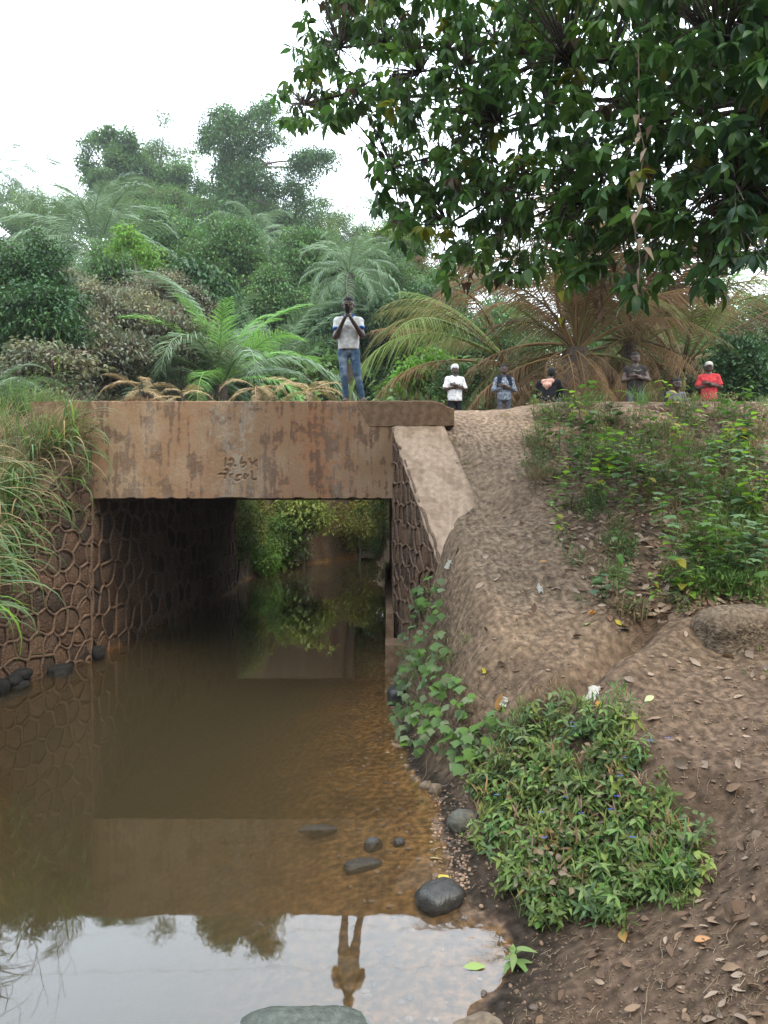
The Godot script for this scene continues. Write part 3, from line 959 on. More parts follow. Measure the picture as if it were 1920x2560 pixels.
	for q in [-1, 1]:
		skin(vest, [[Vector3(q * 0.115, 1.36, 0.045), Vector3(q * 0.125, 1.14, 0.075), 0.062, 0.07], [Vector3(q * 0.105, 1.38, 0.02), Vector3(q * 0.10, 1.41, -0.05), 0.06, 0.06]], 0.014, 0.02)
	part("waistcoat", vest.done(), cloth_mat("navy_wool", Color(0.022, 0.027, 0.045)), m2)
	var m3 := make_person({"label": "muscular man in dark grey tee with folded arms by the second palm", "where": Vector3((1588.0 - 960) / FOCAL * 15.6, 4.2, -15.6), "height": 1.78, "joints": standing(), "top": cloth_mat("charcoal_jersey", Color(0.040, 0.034, 0.034)), "bottom": cloth_mat("grey_trousers", Color.WHITE), "sleeve": 0.28, "broad": 1.14, "hem": -0.1, "top_name": "tee_shirt", "turn": -0.15, "head_basis": Basis(Vector3.UP, 0.25)})
	var pr := MB.new()
	for q in [[-0.06, 0.0, 0.05], [0.0, -0.014, 0.06], [0.07, 0.0, 0.03]]:
		skin(pr, [[Vector3(q[0], 1.335 + q[1], 0.155), Vector3(q[0] + q[2], 1.338 + q[1], 0.153), 0.008, 0.008]], 0.006, 0.003)
	part("print", pr.done(), mat("pale_print", Color(0.20, 0.22, 0.16), 0.9), m3)
	var m4 := make_person({"label": "man in red shirt and pale cap with folded arms", "where": Vector3((1772.0 - 960) / FOCAL * 16.2, 4.2, -16.2), "height": 1.68, "joints": standing(), "top": cloth_mat("red_cotton", Color(0.50, 0.055, 0.06)), "bottom": cloth_mat("black_skirt", Color.WHITE), "sleeve": 0.9, "puff": 0.03, "hem": -0.16, "hair": false, "turn": -0.3, "head_basis": Basis(Vector3.RIGHT, 0.25)})
	var cap := MB.new()
	hc = Vector3(0, 1.66, 0.03) * (1.68 / 1.8)
	skin(cap, [[hc + Vector3(0, 0.05, -0.025), hc + Vector3(0, 0.05, 0.01), 0.095, 0.088]], 0.009, 0.02)
	skin(cap, [[hc + Vector3(-0.045, 0.045, 0.10), hc + Vector3(0.045, 0.045, 0.10), 0.012, 0.012], [hc + Vector3(-0.03, 0.04, 0.135), hc + Vector3(0.03, 0.04, 0.135), 0.011, 0.011]], 0.009, 0.05)
	part("cap", cap.done(), cloth_mat("pale_cap", Color(0.50, 0.47, 0.43)), m4)
	# two more sit on the road's edge
	var sit := {"head": Vector3(-0.05, 1.02, 0.10), "neck": Vector3(0, 0.84, 0.02), "chest": Vector3(0, 0.62, -0.02), "hip": Vector3(0, 0.33, -0.12), "shoulder_l": Vector3(-0.19, 0.78, 0.0), "shoulder_r": Vector3(0.19, 0.78, 0.0),
		"thigh_l": Vector3(-0.1, 0.33, 0.02), "thigh_r": Vector3(0.1, 0.33, 0.02), "knee_l": Vector3(-0.14, 0.52, 0.32), "knee_r": Vector3(0.14, 0.52, 0.32), "ankle_l": Vector3(-0.14, 0.09, 0.38), "ankle_r": Vector3(0.14, 0.09, 0.38), "toe_l": Vector3(-0.15, 0.04, 0.53), "toe_r": Vector3(0.15, 0.04, 0.53),
		"elbow_l": Vector3(-0.26, 0.55, 0.1), "elbow_r": Vector3(0.26, 0.55, 0.1), "wrist_l": Vector3(-0.1, 0.5, 0.3), "wrist_r": Vector3(0.1, 0.5, 0.3), "hand_l": [Vector3(0.7, -0.2, 0.5), Vector3(0, -1, 0), 1.0, 0.4], "hand_r": [Vector3(-0.7, -0.2, 0.5), Vector3(0, -1, 0), -1.0, 0.4]}
	var m5 := make_person({"label": "seated person in black jacket with pink hood, back turned", "where": Vector3((1372.0 - 960) / FOCAL * 14.6, 4.33, -14.6), "height": 1.72, "joints": sit, "top": cloth_mat("black_jacket", Color(0.016, 0.016, 0.02)), "bottom": cloth_mat("blue_denim", Color(0.06, 0.10, 0.165)), "sleeve": 1.9, "puff": 0.03, "hem": 0.0, "turn": PI - 0.5, "top_name": "jacket"})
	var hood := MB.new()
	skin(hood, [[Vector3(-0.09, 0.785, -0.085), Vector3(0.09, 0.785, -0.085), 0.055, 0.055], [Vector3(-0.05, 0.70, -0.14), Vector3(0.05, 0.70, -0.14), 0.045, 0.045], [Vector3(0, 0.62, -0.16), Vector3(0, 0.68, -0.15), 0.03, 0.04]], 0.012, 0.05)
	part("hood", hood.done(), cloth_mat("pink_cotton", Color(0.60, 0.34, 0.27)), m5)
	make_person({"label": "seated person in grey vest low behind the roadside weeds", "where": Vector3((1690.0 - 960) / FOCAL * 15.2, 4.2, -15.2), "height": 1.70, "joints": sit, "top": cloth_mat("grey_vest", Color(0.16, 0.15, 0.16)), "bottom": cloth_mat("grey_trousers", Color.WHITE), "sleeve": 0.1, "hem": 0.0, "turn": 0.3, "top_name": "vest"})

# ------------------------------------------------------------------ plants
func rand_dir() -> Vector3:
	var z := rr(-1, 1)
	var a := rr(0, TAU)
	var r := sqrt(1.0 - z * z)
	return Vector3(r * cos(a), z, r * sin(a))

func aim(dir: Vector3, roll := 0.0) -> Basis:
	# a basis whose +z runs along dir and whose +y stays as upright as it can
	var z := dir.normalized()
	var x := Vector3.UP.cross(z)
	x = x.normalized() if x.length() > 0.03 else Vector3.RIGHT
	return Basis(x, z.cross(x), z) * Basis(Vector3(0, 0, 1), roll)

# a spray of leaves about one metre across, at the end of twigs
func spray_mesh(n: int, length: float, width: float, spread: float, hang: float, twig := true) -> ArrayMesh:
	var m := MB.new()
	for k in n:
		var o := rand_dir() * spread * pow(rr(0.05, 1.0), 0.5)
		o.y *= 0.75
		var dir := (o.normalized() * 0.7 + rand_dir() * 0.7 + Vector3(0, -hang, 0)).normalized()
		var f := rr(0.8, 1.15)
		m.leaf(Transform3D(aim(dir, rr(-0.7, 0.7)), o), length * rr(0.7, 1.25), width * rr(0.8, 1.2), rr(0.05, 0.35), rr(0.1, 0.4), Color(f, f, f * rr(0.85, 1.1)), 3)
		if twig and k % 4 == 0: m.tube([o * 0.1, o * 0.55 + Vector3(0, 0.03, 0), o], [0.012, 0.008, 0.003], 3, Color(0.9, 0.5, 0.6))
	return m.done()

# a whorl of leaves as on the overhanging tree
func whorl_mesh(n: int, length: float, seed_: int) -> Array:
	var out := []
	for k in n:
		var a := TAU * k / n + rr(-0.35, 0.35)
		var dip := rr(-0.5, 0.25) - 0.35 * float(seed_ % 3)
		var dir := Vector3(cos(a), dip, sin(a)).normalized()
		out.append([Transform3D(aim(dir, rr(-0.5, 0.5)), dir * 0.02), length * rr(0.75, 1.15)])
	return out

func frond_mesh(length: float, rise: float, bend: float, n: int, leaflet: float, hang: float, wide: float, stalk: float, ragged := 0.0) -> ArrayMesh:
	# rachis leaves the origin along +z, climbing by rise and bending down by bend
	var m := MB.new()
	var pts := []
	var rads := []
	var ang := rise
	var q := Vector3.ZERO
	var steps := 14
	for k in steps + 1:
		pts.append(q); rads.append(lerpf(0.035, 0.006, float(k) / steps) * length / 4.0)
		q += Vector3(0, sin(ang), cos(ang)) * length / steps
		ang -= bend / steps * (0.4 + 1.2 * k / steps)
	m.tube(pts, rads, 4, Color(1.35, 1.15, 0.8))
	for k in n:
		var f := lerpf(stalk, 0.99, (k + 0.5) / n)
		var fi := f * steps
		var i0 := mini(int(fi), steps - 1)
		var o: Vector3 = pts[i0].lerp(pts[i0 + 1], fi - i0)
		var fw: Vector3 = (pts[i0 + 1] - pts[i0]).normalized()
		var up := fw.cross(Vector3.LEFT).normalized()
		if up.y < 0: up = -up
		for s in [-1, 1]:
			if rr(0, 1) < ragged: continue
			var ll := leaflet * (0.35 + 0.65 * sin(PI * clampf(pow((f - stalk) / (1.0 - stalk), 0.75) * 0.93 + 0.06, 0, 1))) * rr(0.85, 1.1)
			var out: Vector3 = (Vector3(s, 0, 0) * rr(0.8, 1.0) + fw * lerpf(0.35, 1.1, f) + up * rr(0.0, 0.35)).normalized()
			var c1: Vector3 = o + out * ll * 0.5 + Vector3(0, -hang * ll * 0.12, 0)
			var c2: Vector3 = o + out * ll * 0.85 + Vector3(0, -hang * ll * 0.62 * (rr(0.4, 1.4) if ragged > 0.1 else 1.0), 0)
			var sh := rr(0.75, 1.2)
			m.ribbon([o, c1, c2], wide * ll * rr(0.8, 1.1), fw.lerp(up, rr(-0.3, 0.5)).normalized(), Color(sh, sh, sh))
	return m.done()

var fronds := {}

func palm(label: String, base: Vector3, trunk_h: float, n: int, kinds: Array, size: float, rise_lo: float, rise_hi: float, group: String, lean := Vector3.ZERO, trunk_r := 0.24, az_lo := 0.0, az_hi := TAU, clear_front := false, called := "palm_tree") -> Node3D:
	var p := thing(called, label, "palm", base, group)
	var top := Vector3(0, trunk_h, 0) + lean
	if trunk_h > 0.3:
		var t := MB.new()
		var pts := []
		var rads := []
		for k in 15:
			var f := k / 14.0
			pts.append(Vector3(0, -0.4, 0).lerp(top, f) + lean * (f * f - f) * 0.5)
			rads.append(trunk_r * (1.15 - 0.25 * f) * rr(0.9, 1.12))
		t.tube(pts, rads, 9)
		part("trunk", t.done(), grainy(mat("palm_trunk", Color(0.115, 0.085, 0.062), 0.95), noise_tex("stone_grain", 256, 0.03, 0.5, 1.0, 5), noise_tex("stone_bump", 256, 0.05, 0.0, 1.0, 5), 3.0, 1.5), p)
	for k in n:
		var kind: Array = kinds[rng.randi() % kinds.size()]
		var az := az_lo + (az_hi - az_lo) * (k + rr(-0.3, 0.3)) / n
		var tilt := lerpf(rise_lo, rise_hi, fmod(k * 0.618, 1.0)) + (rr(-0.3, 0.3) if clear_front else rr(-0.08, 0.08))
		if clear_front and cos(az) > -0.05: tilt = maxf(tilt, lerpf(0.25, 0.75, cos(az)) + rr(0.0, 0.35))
		var b := Basis(Vector3.UP, az) * Basis(Vector3.RIGHT, -tilt) * Basis(Vector3(0, 0, 1), rr(-1.0, 1.0) if clear_front else rr(-0.35, 0.35))
		part("frond", fronds[kind[0]][rng.randi() % fronds[kind[0]].size()], kind[1], p, Transform3D(b.scaled(Vector3.ONE * size * (rr(0.6, 1.12) if clear_front else rr(0.85, 1.12))), top + Vector3(0, rr(-0.15, 0.1), 0)))
	return p

# a broadleaved tree or bush: blobs are [offset from base, radii, number of sprays]
func leafy(called: String, label: String, category: String, group: String, base: Vector3, trunk: Array, trunk_r: float, blobs: Array, sprays: Array, m: Material, size: float, gap := 0.0, shade := Color.WHITE, wander := 0.12, bark: Material = null) -> Node3D:
	var t := thing(called, label, category, base, group)
	var wood := MB.new()
	var pts := []
	var rads := []
	for k in trunk.size():
		pts.append(trunk[k]); rads.append(trunk_r * lerpf(1.0, 0.45, float(k) / maxf(1, trunk.size() - 1)))
	wood.tube(pts, rads, 7)
	var xs := []
	var cs := []
	for b in blobs:
		var from: Vector3 = trunk[-1] if trunk[-1].y < b[0].y + b[1].y * 0.3 else trunk[int(trunk.size() / 2.0)]
		var mid: Vector3 = from.lerp(b[0], 0.5) + Vector3(rr(-0.2, 0.2), b[1].y * 0.1, rr(-0.2, 0.2))
		wood.tube([from, mid, b[0]], [trunk_r * 0.3, trunk_r * 0.2, trunk_r * 0.1], 5)
		var tries := 0
		var made := 0
		while made < b[2] and tries < b[2] * 4:
			tries += 1
			var dir := rand_dir()
			var q: Vector3 = b[0] + dir * b[1] * pow(rr(0.12, 1.0), 0.42) * (1.0 + 0.75 * nz.get_noise_3d(dir.x * 4.0 + base.x, dir.y * 4.0 + base.z, dir.z * 4.0) + 0.3 * nz2.get_noise_3d(dir.x * 11.0 + base.x, dir.y * 11.0, dir.z * 11.0 + base.z))
			if nz2.get_noise_3d((base.x + q.x) * 1.3 / size, q.y * 1.3 / size, q.z * 1.3 / size) < gap - 0.45: continue
			made += 1
			xs.append(Transform3D(Basis(Vector3.UP, rr(0, TAU)) * Basis(Vector3.RIGHT, rr(-0.4, 0.4)).scaled(Vector3.ONE * size * rr(0.75, 1.25)), q))
			var c := tint(0.72, 1.28, wander)
			cs.append(Color(c.r * shade.r, c.g * shade.g, c.b * shade.b))
			if made % 6 == 0: wood.tube([b[0].lerp(q, 0.15), b[0].lerp(q, 0.6) + Vector3(0, 0.05, 0), q], [trunk_r * 0.14, trunk_r * 0.08, 0.006], 3)
	part("trunk", wood.done(), bark if bark else mat("grey_bark", Color(0.13, 0.105, 0.08), 0.95), t)
	many("crown", sprays[rng.randi() % sprays.size()], m, xs, cs, t)
	return t

func grass_mesh(n: int, h: float, w: float, lean: float, spread: float) -> ArrayMesh:
	var m := MB.new()
	for k in n: blade_into(m, Vector3(rr(-spread, spread), 0, rr(-spread, spread)), rr(0, TAU), h * rr(0.5, 1.2), w * rr(0.7, 1.3), lean * rr(0.4, 1.6), Color.WHITE * rr(0.75, 1.2))
	return m.done()

func blade_into(m: MB, o: Vector3, az: float, length: float, w: float, lean: float, col: Color, start := 1.35, segs := 6) -> void:
	var dir := Vector3(sin(az), 0, cos(az))
	var pts := []
	var q := o
	var ang := start
	for k in segs + 1:
		pts.append(q)
		q += (dir * cos(ang) + Vector3.UP * sin(ang)) * length / segs
		ang -= lean / segs * (0.4 + 1.4 * k / segs)
	col.a = 1.0
	m.ribbon(pts, w, Vector3(dir.z, 0.25, -dir.x).normalized(), col)

# a lobed (three- or five-pointed) leaf, flat star with a raised middle
func lobed_mesh(r: float, points: int, deep: float) -> ArrayMesh:
	var m := MB.new()
	var c := m.p(Vector3(0, 0.06 * r, r * 0.75))
	var n := points * 2
	for k in n + 1:
		var a := lerpf(-2.5, 2.5, float(k) / n)
		var rad := r * (1.0 if k % 2 == 1 else deep) * (1.0 - 0.18 * absf(a) / 2.5)
		m.p(Vector3(sin(a) * rad, -0.16 * rad * rad / r + (0.05 * r if k % 2 == 0 else 0.0), r * 0.75 + cos(a) * rad))
	for k in n: m.tri(c, c + 1 + k, c + 2 + k)
	m.tri(c, c + n + 1, m.p(Vector3(0, 0.0, 0.1 * r)))
	m.tri(c, m.v.size() - 1, c + 1)
	return m.done()

func single_leaf(length: float, width: float, droop: float, fold: float, curl := 0.0, sharp := 0.75) -> ArrayMesh:
	var m := MB.new()
	m.leaf(Transform3D(), length, width, droop, fold, Color.WHITE, 6, sharp)
	if curl != 0.0:
		for k in m.v.size(): m.v[k].y += curl * m.v[k].x * m.v[k].z / length + rr(-0.003, 0.003)
	return m.done()

func make_plants() -> void:
	# ---- materials (base colours of leaves)
	var deep_green := foliage("deep_green_leaf", Color(0.038, 0.085, 0.030), 0.6, 0.45)
	var mid_green := foliage("mid_green_leaf", Color(0.117, 0.214, 0.076), 0.7)
	var dusty := foliage("dusty_leaf", Color(0.209, 0.221, 0.158), 0.6, 0.8)
	var fresh := foliage("fresh_leaf", Color(0.165, 0.31, 0.05), 0.9)
	var palm_green := foliage("palm_leaf", Color(0.143, 0.213, 0.121), 0.6, 0.4)
	var palm_young := foliage("young_palm_leaf", Color(0.187, 0.374, 0.090), 0.8, 0.4)
	var palm_dry := foliage("dry_frond", Color(0.225, 0.140, 0.075), 0.7, 0.85)
	var palm_straw := foliage("straw_frond", Color(0.40, 0.29, 0.17), 0.5, 0.85)
	var palm_brown := foliage("umber_frond", Color(0.13, 0.08, 0.045), 0.5, 0.9)
	var far_green := foliage("far_leaf", Color(0.117, 0.214, 0.076), 0.7, 0.7)

	# ---- frond shapes
	fronds["long"] = []
	fronds["dead"] = []
	fronds["young"] = []
	for k in 4:
		fronds["long"].append(frond_mesh(4.4, 0.35, 1.9 + 0.25 * k, 46, 0.85, 0.75, 0.085, 0.16))
		fronds["dead"].append(frond_mesh(4.6, 0.2, 0.8 + 0.5 * k, 84, 0.55, 2.2, 0.07, 0.26, 0.34))
		fronds["young"].append(frond_mesh(3.4, 0.3, 1.2 + 0.25 * k, 54, 0.72, 0.45, 0.058, 0.13))

	# ---- the far wood: trees on the hill behind, each with trunk and crown
	var small := [spray_mesh(46, 0.20, 0.085, 0.62, 0.3), spray_mesh(46, 0.18, 0.08, 0.6, 0.5), spray_mesh(40, 0.22, 0.09, 0.65, 0.2)]
	var broad := [spray_mesh(30, 0.32, 0.14, 0.6, 0.4), spray_mesh(28, 0.36, 0.15, 0.62, 0.6)]
	var airy := [spray_mesh(30, 0.17, 0.06, 0.7, 0.25), spray_mesh(26, 0.16, 0.055, 0.75, 0.3)]

	# the tall tree wrapped in climbers
	var b := on_ground((592.0 - 960) / FOCAL * 70.0, 70.0)
	var top := at(600, 330, 70.0) - b
	var tall := leafy("vine_clad_tree", "tall dark tree with vine-wrapped trunk rising behind the young palms", "tree", "", b, [Vector3(0, -0.5, 0), Vector3(-0.2, top.y * 0.5, 0), at(585, 480, 70.0) - b, at(590, 420, 70.0) - b], 0.5,
		[[at(560, 360, 70.0) - b, Vector3(2.39, 2.76, 2.39), 90], [at(560, 300, 70.6) - b, Vector3(1.66, 1.47, 1.66), 45], [at(640, 330, 70.0) - b, Vector3(2.76, 2.39, 2.39), 100], [at(665, 285, 70.0) - b, Vector3(1.47, 1.47, 1.47), 35], [at(610, 400, 70.7) - b, Vector3(2.39, 1.84, 2.21), 70], [at(520, 330, 70.0) - b, Vector3(1.10, 1.84, 1.29), 25],
		[at(760, 420, 70.9) - b, Vector3(2.58, 1.47, 2.21), 70], [at(800, 395, 70.9) - b, Vector3(1.66, 1.10, 1.47), 30], [at(720, 480, 70.9) - b, Vector3(2.94, 1.29, 1.84), 60], [at(735, 550, 71.5) - b, Vector3(2.76, 2.39, 2.21), 80],
		[at(590, 440, 70.0) - b, Vector3(2.76, 1.66, 2.21), 60], [at(555, 470, 70.0) - b, Vector3(1.29, 1.84, 1.47), 30], [at(650, 450, 70.4) - b, Vector3(1.66, 1.66, 1.66), 36], [at(590, 520, 69.4) - b, Vector3(1.66, 3.68, 1.56), 90], [at(592, 650, 69.3) - b, Vector3(1.66, 4.78, 1.66), 110], [at(585, 780, 68.9) - b, Vector3(2.39, 3.31, 2.02), 110]],
		small, mid_green, 1.5, 0.14, Color(0.72, 0.78, 0.80), 0.06)
	tall.name = "vine_clad_tree"
	# its neighbours on the ridge
	var ridge := [[285, 385, 52, 2.6, 2.0, "dark", "small dark tree on the ridge left of the pale tree"], [395, 380, 46, 3.2, 3.6, "pale", "pale green round tree on the ridge above the big palm"], [440, 470, 45, 2.8, 2.4, "dark", "dark grey-green tree below the pale ridge tree"],
		[700, 620, 42, 2.6, 3.4, "yellow", "tree with yellowing leaves right of the vine-clad trunk"], [800, 560, 62, 5.0, 3.2, "pale", "pale hazy tree behind the lone palm"], [905, 570, 60, 4.5, 3.0, "pale", "hazy tree between the lone palm and the overhanging leaves"], [480, 560, 50, 3.5, 4.0, "dark", "bushy dark tree behind the vine-clad trunk"], [130, 520, 52, 4.0, 3.0, "pale", "pale ridge tree left of the big palm"], [35, 560, 48, 3.0, 3.6, "dark", "dark ragged tree at the end of the ridge"],
		[1000, 640, 55, 4.5, 3.4, "pale", "hazy tree behind the hanging brown fronds"], [1120, 700, 50, 4.0, 3.0, "dark", "dark tree behind the brown palm"], [1250, 760, 46, 4.0, 2.6, "pale", "pale tree seen between the brown fronds"], [1480, 760, 48, 4.2, 2.6, "dark", "dark tree behind the second palm"], [1690, 800, 70, 6.0, 3.0, "pale", "hazy tree above the red-shirted man"], [1860, 800, 60, 5.0, 2.6, "pale", "hazy tree beyond the right end of the road"]]
	for k in 26:
		var u := rr(-60, 1000) if k < 20 else rr(1000, 1900)
		var d := rr(40, 66)
		var crest := tab(u, [[0, 520], [120, 470], [250, 400], [400, 350], [500, 430], [600, 400], [720, 480], [850, 520], [960, 540], [1200, 680], [1500, 740], [1900, 790]])
		ridge.append([u, crest + rr(70, 190), d, rr(2.2, 3.6), rr(2.0, 3.2), ["dark", "pale", "pale", "yellow"][k % 4], ["dark broadleaf tree in the wood on the hillside", "pale broadleaf tree in the wood on the hillside", "pale broadleaf tree in the wood on the hillside", "yellowing broadleaf tree in the wood on the hillside"][k % 4]])
	for r in ridge:
		if r[0] < 1000 and r[1] < 640:
			var grow: float = maxf(1.0, rr(74.0, 90.0) / r[2])
			r[2] *= grow; r[3] *= grow; r[4] *= grow
		var gb := on_ground((r[0] - 960.0) / FOCAL * r[2], r[2])
		var c: Vector3 = at(r[0], r[1], r[2]) - gb
		if c.y < 2.0: c.y = 2.0
		var sh: Color = {"dark": Color(0.85, 0.88, 0.85), "pale": Color(1.12, 1.12, 1.0), "yellow": Color(1.05, 0.85, 0.55)}[r[5]]
		var masses := []
		for k in 22:
			var o := rand_dir() * pow(rr(0.05, 1.0), 0.45)
			o.y = o.y * 1.1 - 0.25
			masses.append([c + o * Vector3(r[3], r[4], r[3]) * 0.85, Vector3(r[3], r[4] * 0.7, r[3]) * rr(0.14, 0.36), 20])
		for k in 6: masses.append([Vector3(c.x * 0.6 + rr(-0.5, 0.5) * r[3], c.y - r[4] * rr(0.9, 2.4), c.z + rr(0.0, 0.8)), Vector3(r[3] * 0.5, r[4] * 0.45, r[3] * 0.4), 26])
		leafy("broadleaf_tree", r[6], "tree", "trees on the hill behind the road", gb, [Vector3(0, -0.5, 0), Vector3(rr(-0.4, 0.4), c.y * 0.45, 0), Vector3(c.x, c.y * 0.85, c.z)], 0.3,
			masses,
			airy if r[5] == "pale" else small, far_green, 0.95 * clampf(r[2] / 50.0, 1.0, 1.7), 0.16, sh, 0.1)
	# the bright little tree
	var bb := on_ground((335.0 - 960) / FOCAL * 29.0, 29.0)
	var bc := at(335, 600, 29.0) - bb
	leafy("young_tree", "small bright yellow-green tree below the big palm's fronds", "tree", "", bb, [Vector3(0, -0.3, 0), Vector3(0.3, bc.y * 0.5, 0), bc], 0.09, [[bc, Vector3(0.45, 0.35, 0.4), 16], [bc + Vector3(0.5, -0.6, 0), Vector3(0.6, 0.3, 0.4), 18], [bc + Vector3(-0.35, 0.5, 0), Vector3(0.28, 0.3, 0.3), 8], [bc + Vector3(1.0, -1.2, 0), Vector3(0.45, 0.3, 0.4), 11], [bc + Vector3(-0.7, -0.3, 0), Vector3(0.35, 0.25, 0.3), 8]], broad, fresh, 0.55, 0.15, Color(0.8, 0.85, 0.8))

	# bushes on the lower slope: [u, v of the middle, d, half width, half height, look, label]
	var shrubs := [[60, 700, 21, 1.5, 1.4, "dark", "dark drooping bush beside the roadside grass"], [70, 800, 19.5, 1.5, 1.1, "dark", "dark bush with hanging leaves behind the roadside grass"], [160, 760, 24, 1.6, 1.4, "dusty", "dusty grey bush beside the dark drooping bush"], [250, 790, 24, 1.8, 1.0, "dusty", "dusty bush under the big palm"], [330, 800, 25, 2.0, 1.3, "dusty", "wide dusty thicket behind the young palms"], [420, 750, 28, 2.0, 1.2, "dusty", "dusty thicket below the bright little tree"], [220, 860, 22, 1.8, 1.0, "dusty", "dusty brown bush at the road's edge"], [450, 850, 24, 1.8, 1.2, "dusty", "dusty bush between the young palm fronds"],
		[500, 740, 29, 1.6, 1.6, "dark", "dark bush at the foot of the vine-clad tree"], [680, 760, 30, 1.8, 1.8, "mixed", "leafy bush right of the vine-clad trunk"], [770, 800, 27, 1.6, 1.4, "mixed", "leafy bush left of the lone palm"], [650, 850, 25, 1.6, 1.0, "dark", "dark bush above the young palm"], [820, 870, 24, 1.3, 1.2, "mixed", "leafy bush behind the filming man"], [910, 810, 26, 1.6, 1.4, "dark", "dark bush right of the filming man"],
		[120, 905, 17, 1.0, 0.5, "dusty", "low dry bush in the roadside grass"], [300, 690, 33, 2.0, 1.5, "mixed", "green bush behind the bright little tree"], [150, 720, 30, 1.8, 1.0, "dusty", "dry bush on the brown hillside"], [560, 640, 40, 2.6, 2.2, "mixed", "green thicket behind the vine-clad trunk"], [760, 660, 40, 2.4, 2.2, "mixed", "green thicket left of the lone palm's crown"], [420, 600, 44, 2.4, 2.0, "mixed", "green thicket under the pale ridge tree"], [950, 700, 40, 2.6, 2.0, "mixed", "green thicket beside the lone palm"], [1050, 800, 34, 2.6, 1.6, "dark", "dark thicket behind the bright creepers"],
		[930, 900, 21.5, 0.9, 0.9, "bright", "bright green bush right of the filming man"], [1010, 880, 22, 1.1, 0.9, "bright", "bright green bush with large soft leaves"], [980, 960, 21, 1.2, 0.5, "bright", "low bright creeper at the bridge's end"], [1070, 930, 22, 1.0, 0.7, "bright", "bright bush behind the woman in white"], [900, 965, 20.6, 0.7, 0.5, "bright", "low bright creeper behind the filming man's feet"], [880, 920, 22.5, 0.6, 0.7, "bright", "bright bush at the filming man's back"],
		[1180, 950, 21, 1.2, 0.6, "mixed", "low bush between the two white- and grey-shirted onlookers"], [1330, 960, 21, 1.2, 0.6, "mixed", "low bush right of the man in the speckled shirt"], [1500, 930, 22, 1.5, 0.9, "mixed", "bush between the two palm trunks"], [1660, 900, 23, 1.6, 1.1, "mixed", "bush behind the seated person in grey"], [1760, 850, 26, 1.8, 1.3, "bright", "pale green bush behind the red-shirted man"], [1850, 930, 20, 1.4, 1.0, "dark", "dark bush right of the red-shirted man"], [1900, 830, 24, 1.6, 1.5, "mixed", "tall bush at the far right of the road"], [1250, 850, 30, 2.6, 1.6, "mixed", "green thicket behind the hanging brown fronds"], [1600, 800, 34, 3.0, 2.0, "mixed", "green thicket behind the second palm"]]
	for r in shrubs:
		var rx: float = (r[0] - 960.0) / FOCAL * r[2]
		if r[2] < 33.0 and rx > -5.2 and rx < 1.2:
			var grow: float = rr(36.0, 39.0) / r[2]
			r[2] *= grow; r[3] *= grow; r[4] *= grow
		var gb := on_ground((r[0] - 960.0) / FOCAL * r[2], r[2])
		var c: Vector3 = at(r[0], r[1], r[2]) - gb
		if gb.y < 3.4:  # roots on the stream's bank, leaning out over the water
			gb = Vector3(maxf(gb.x, tab(r[2], XR) + 0.9) if gb.x > -2.0 else minf(gb.x, tab(r[2], XL) - 0.8), 0, gb.z)
			gb.y = height(gb.x, r[2])
			c = at(r[0], r[1], r[2]) - gb
		c.y = maxf(c.y, r[4] * 0.7)
		var look: Array = {"dark": [deep_green, Color(1.1, 1.15, 1.05), small + broad], "dusty": [dusty, Color(0.80, 0.78, 0.70), small], "mixed": [mid_green, Color(0.8, 0.85, 0.8), small], "bright": [fresh, Color(0.85, 0.95, 0.8), broad]}[r[5]]
		var n := int(clampf(r[3] * r[4] * 52.0, 30, 190))
		var w: float = r[3]
		var h: float = r[4]
		var under := []
		var y := c.y - h
		while y > 0.6:  # foliage down to the ground
			y -= h * 1.1
			under.append([Vector3(c.x + rr(-0.3, 0.3), maxf(0.4, y), rr(-0.2, 0.2)), Vector3(w * 0.85, h * 0.75, w * 0.6), int(n * 0.55)])
			if under.size() > 3: break
		leafy("bush", r[6], "bush", "bushes behind the road", gb, [Vector3(0, -0.3, 0), Vector3(0.1, c.y * 0.5, 0), c], 0.07,
			[[c, Vector3(w * 0.8, h * 0.8, w * 0.7), n], [c + Vector3(w * 0.55, -h * 0.3, 0), Vector3(w, h, w) * 0.5, int(n * 0.4)], [c + Vector3(-w * 0.55, -h * 0.3, 0), Vector3(w, h, w) * 0.5, int(n * 0.4)], [c + Vector3(rr(-0.4, 0.4) * w, h * 0.5, 0), Vector3(w, h, w) * 0.4, int(n * 0.3)]] + under,
			look[2], look[0], (0.62 if r[5] == "bright" else 0.72) * (1.35 if r[2] > 32.0 else 1.0), 0.1, look[1], 0.14)
	# everything farther up the hill that reads as one mass of leaves
	var xs := []
	var cs := []
	for k in 5200:
		var d := 27.0 + 95.0 * pow(rr(0, 1), 1.6)
		var x := rr(-0.72, 0.72) * d
		var g := on_ground(x, d)
		var seen_u := 960.0 + x / d * FOCAL
		if d < 38.0 and seen_u > 60.0 and seen_u < 420.0: continue
		if x > tab(d, XL) - 1.0 and x < tab(d, XR) + 1.0 and d < 33.0: continue
		var lump := 0.5 + 0.5 * nz.get_noise_2d(x * 0.35, d * 0.35)
		xs.append(Transform3D(Basis(Vector3.UP, rr(0, TAU)).scaled(Vector3.ONE * rr(1.3, 2.6) * (0.7 + d / 90.0)), g + Vector3(0, rr(0.2, 1.0) * (1.0 + 3.4 * lump) * (0.6 + d / 80.0), 0)))
		var c := tint(0.6, 1.15, 0.15)
		cs.append(Color(c.r * lerpf(1.25, 0.85, lump), c.g, c.b * 0.95))
	var wood := many("hillside_undergrowth", small[1], far_green, xs, cs, self)
	tag(wood, "tangle of leaves covering the hillside between the trees", "undergrowth")

	# ---- palms
	var greens := [["long", palm_green]]
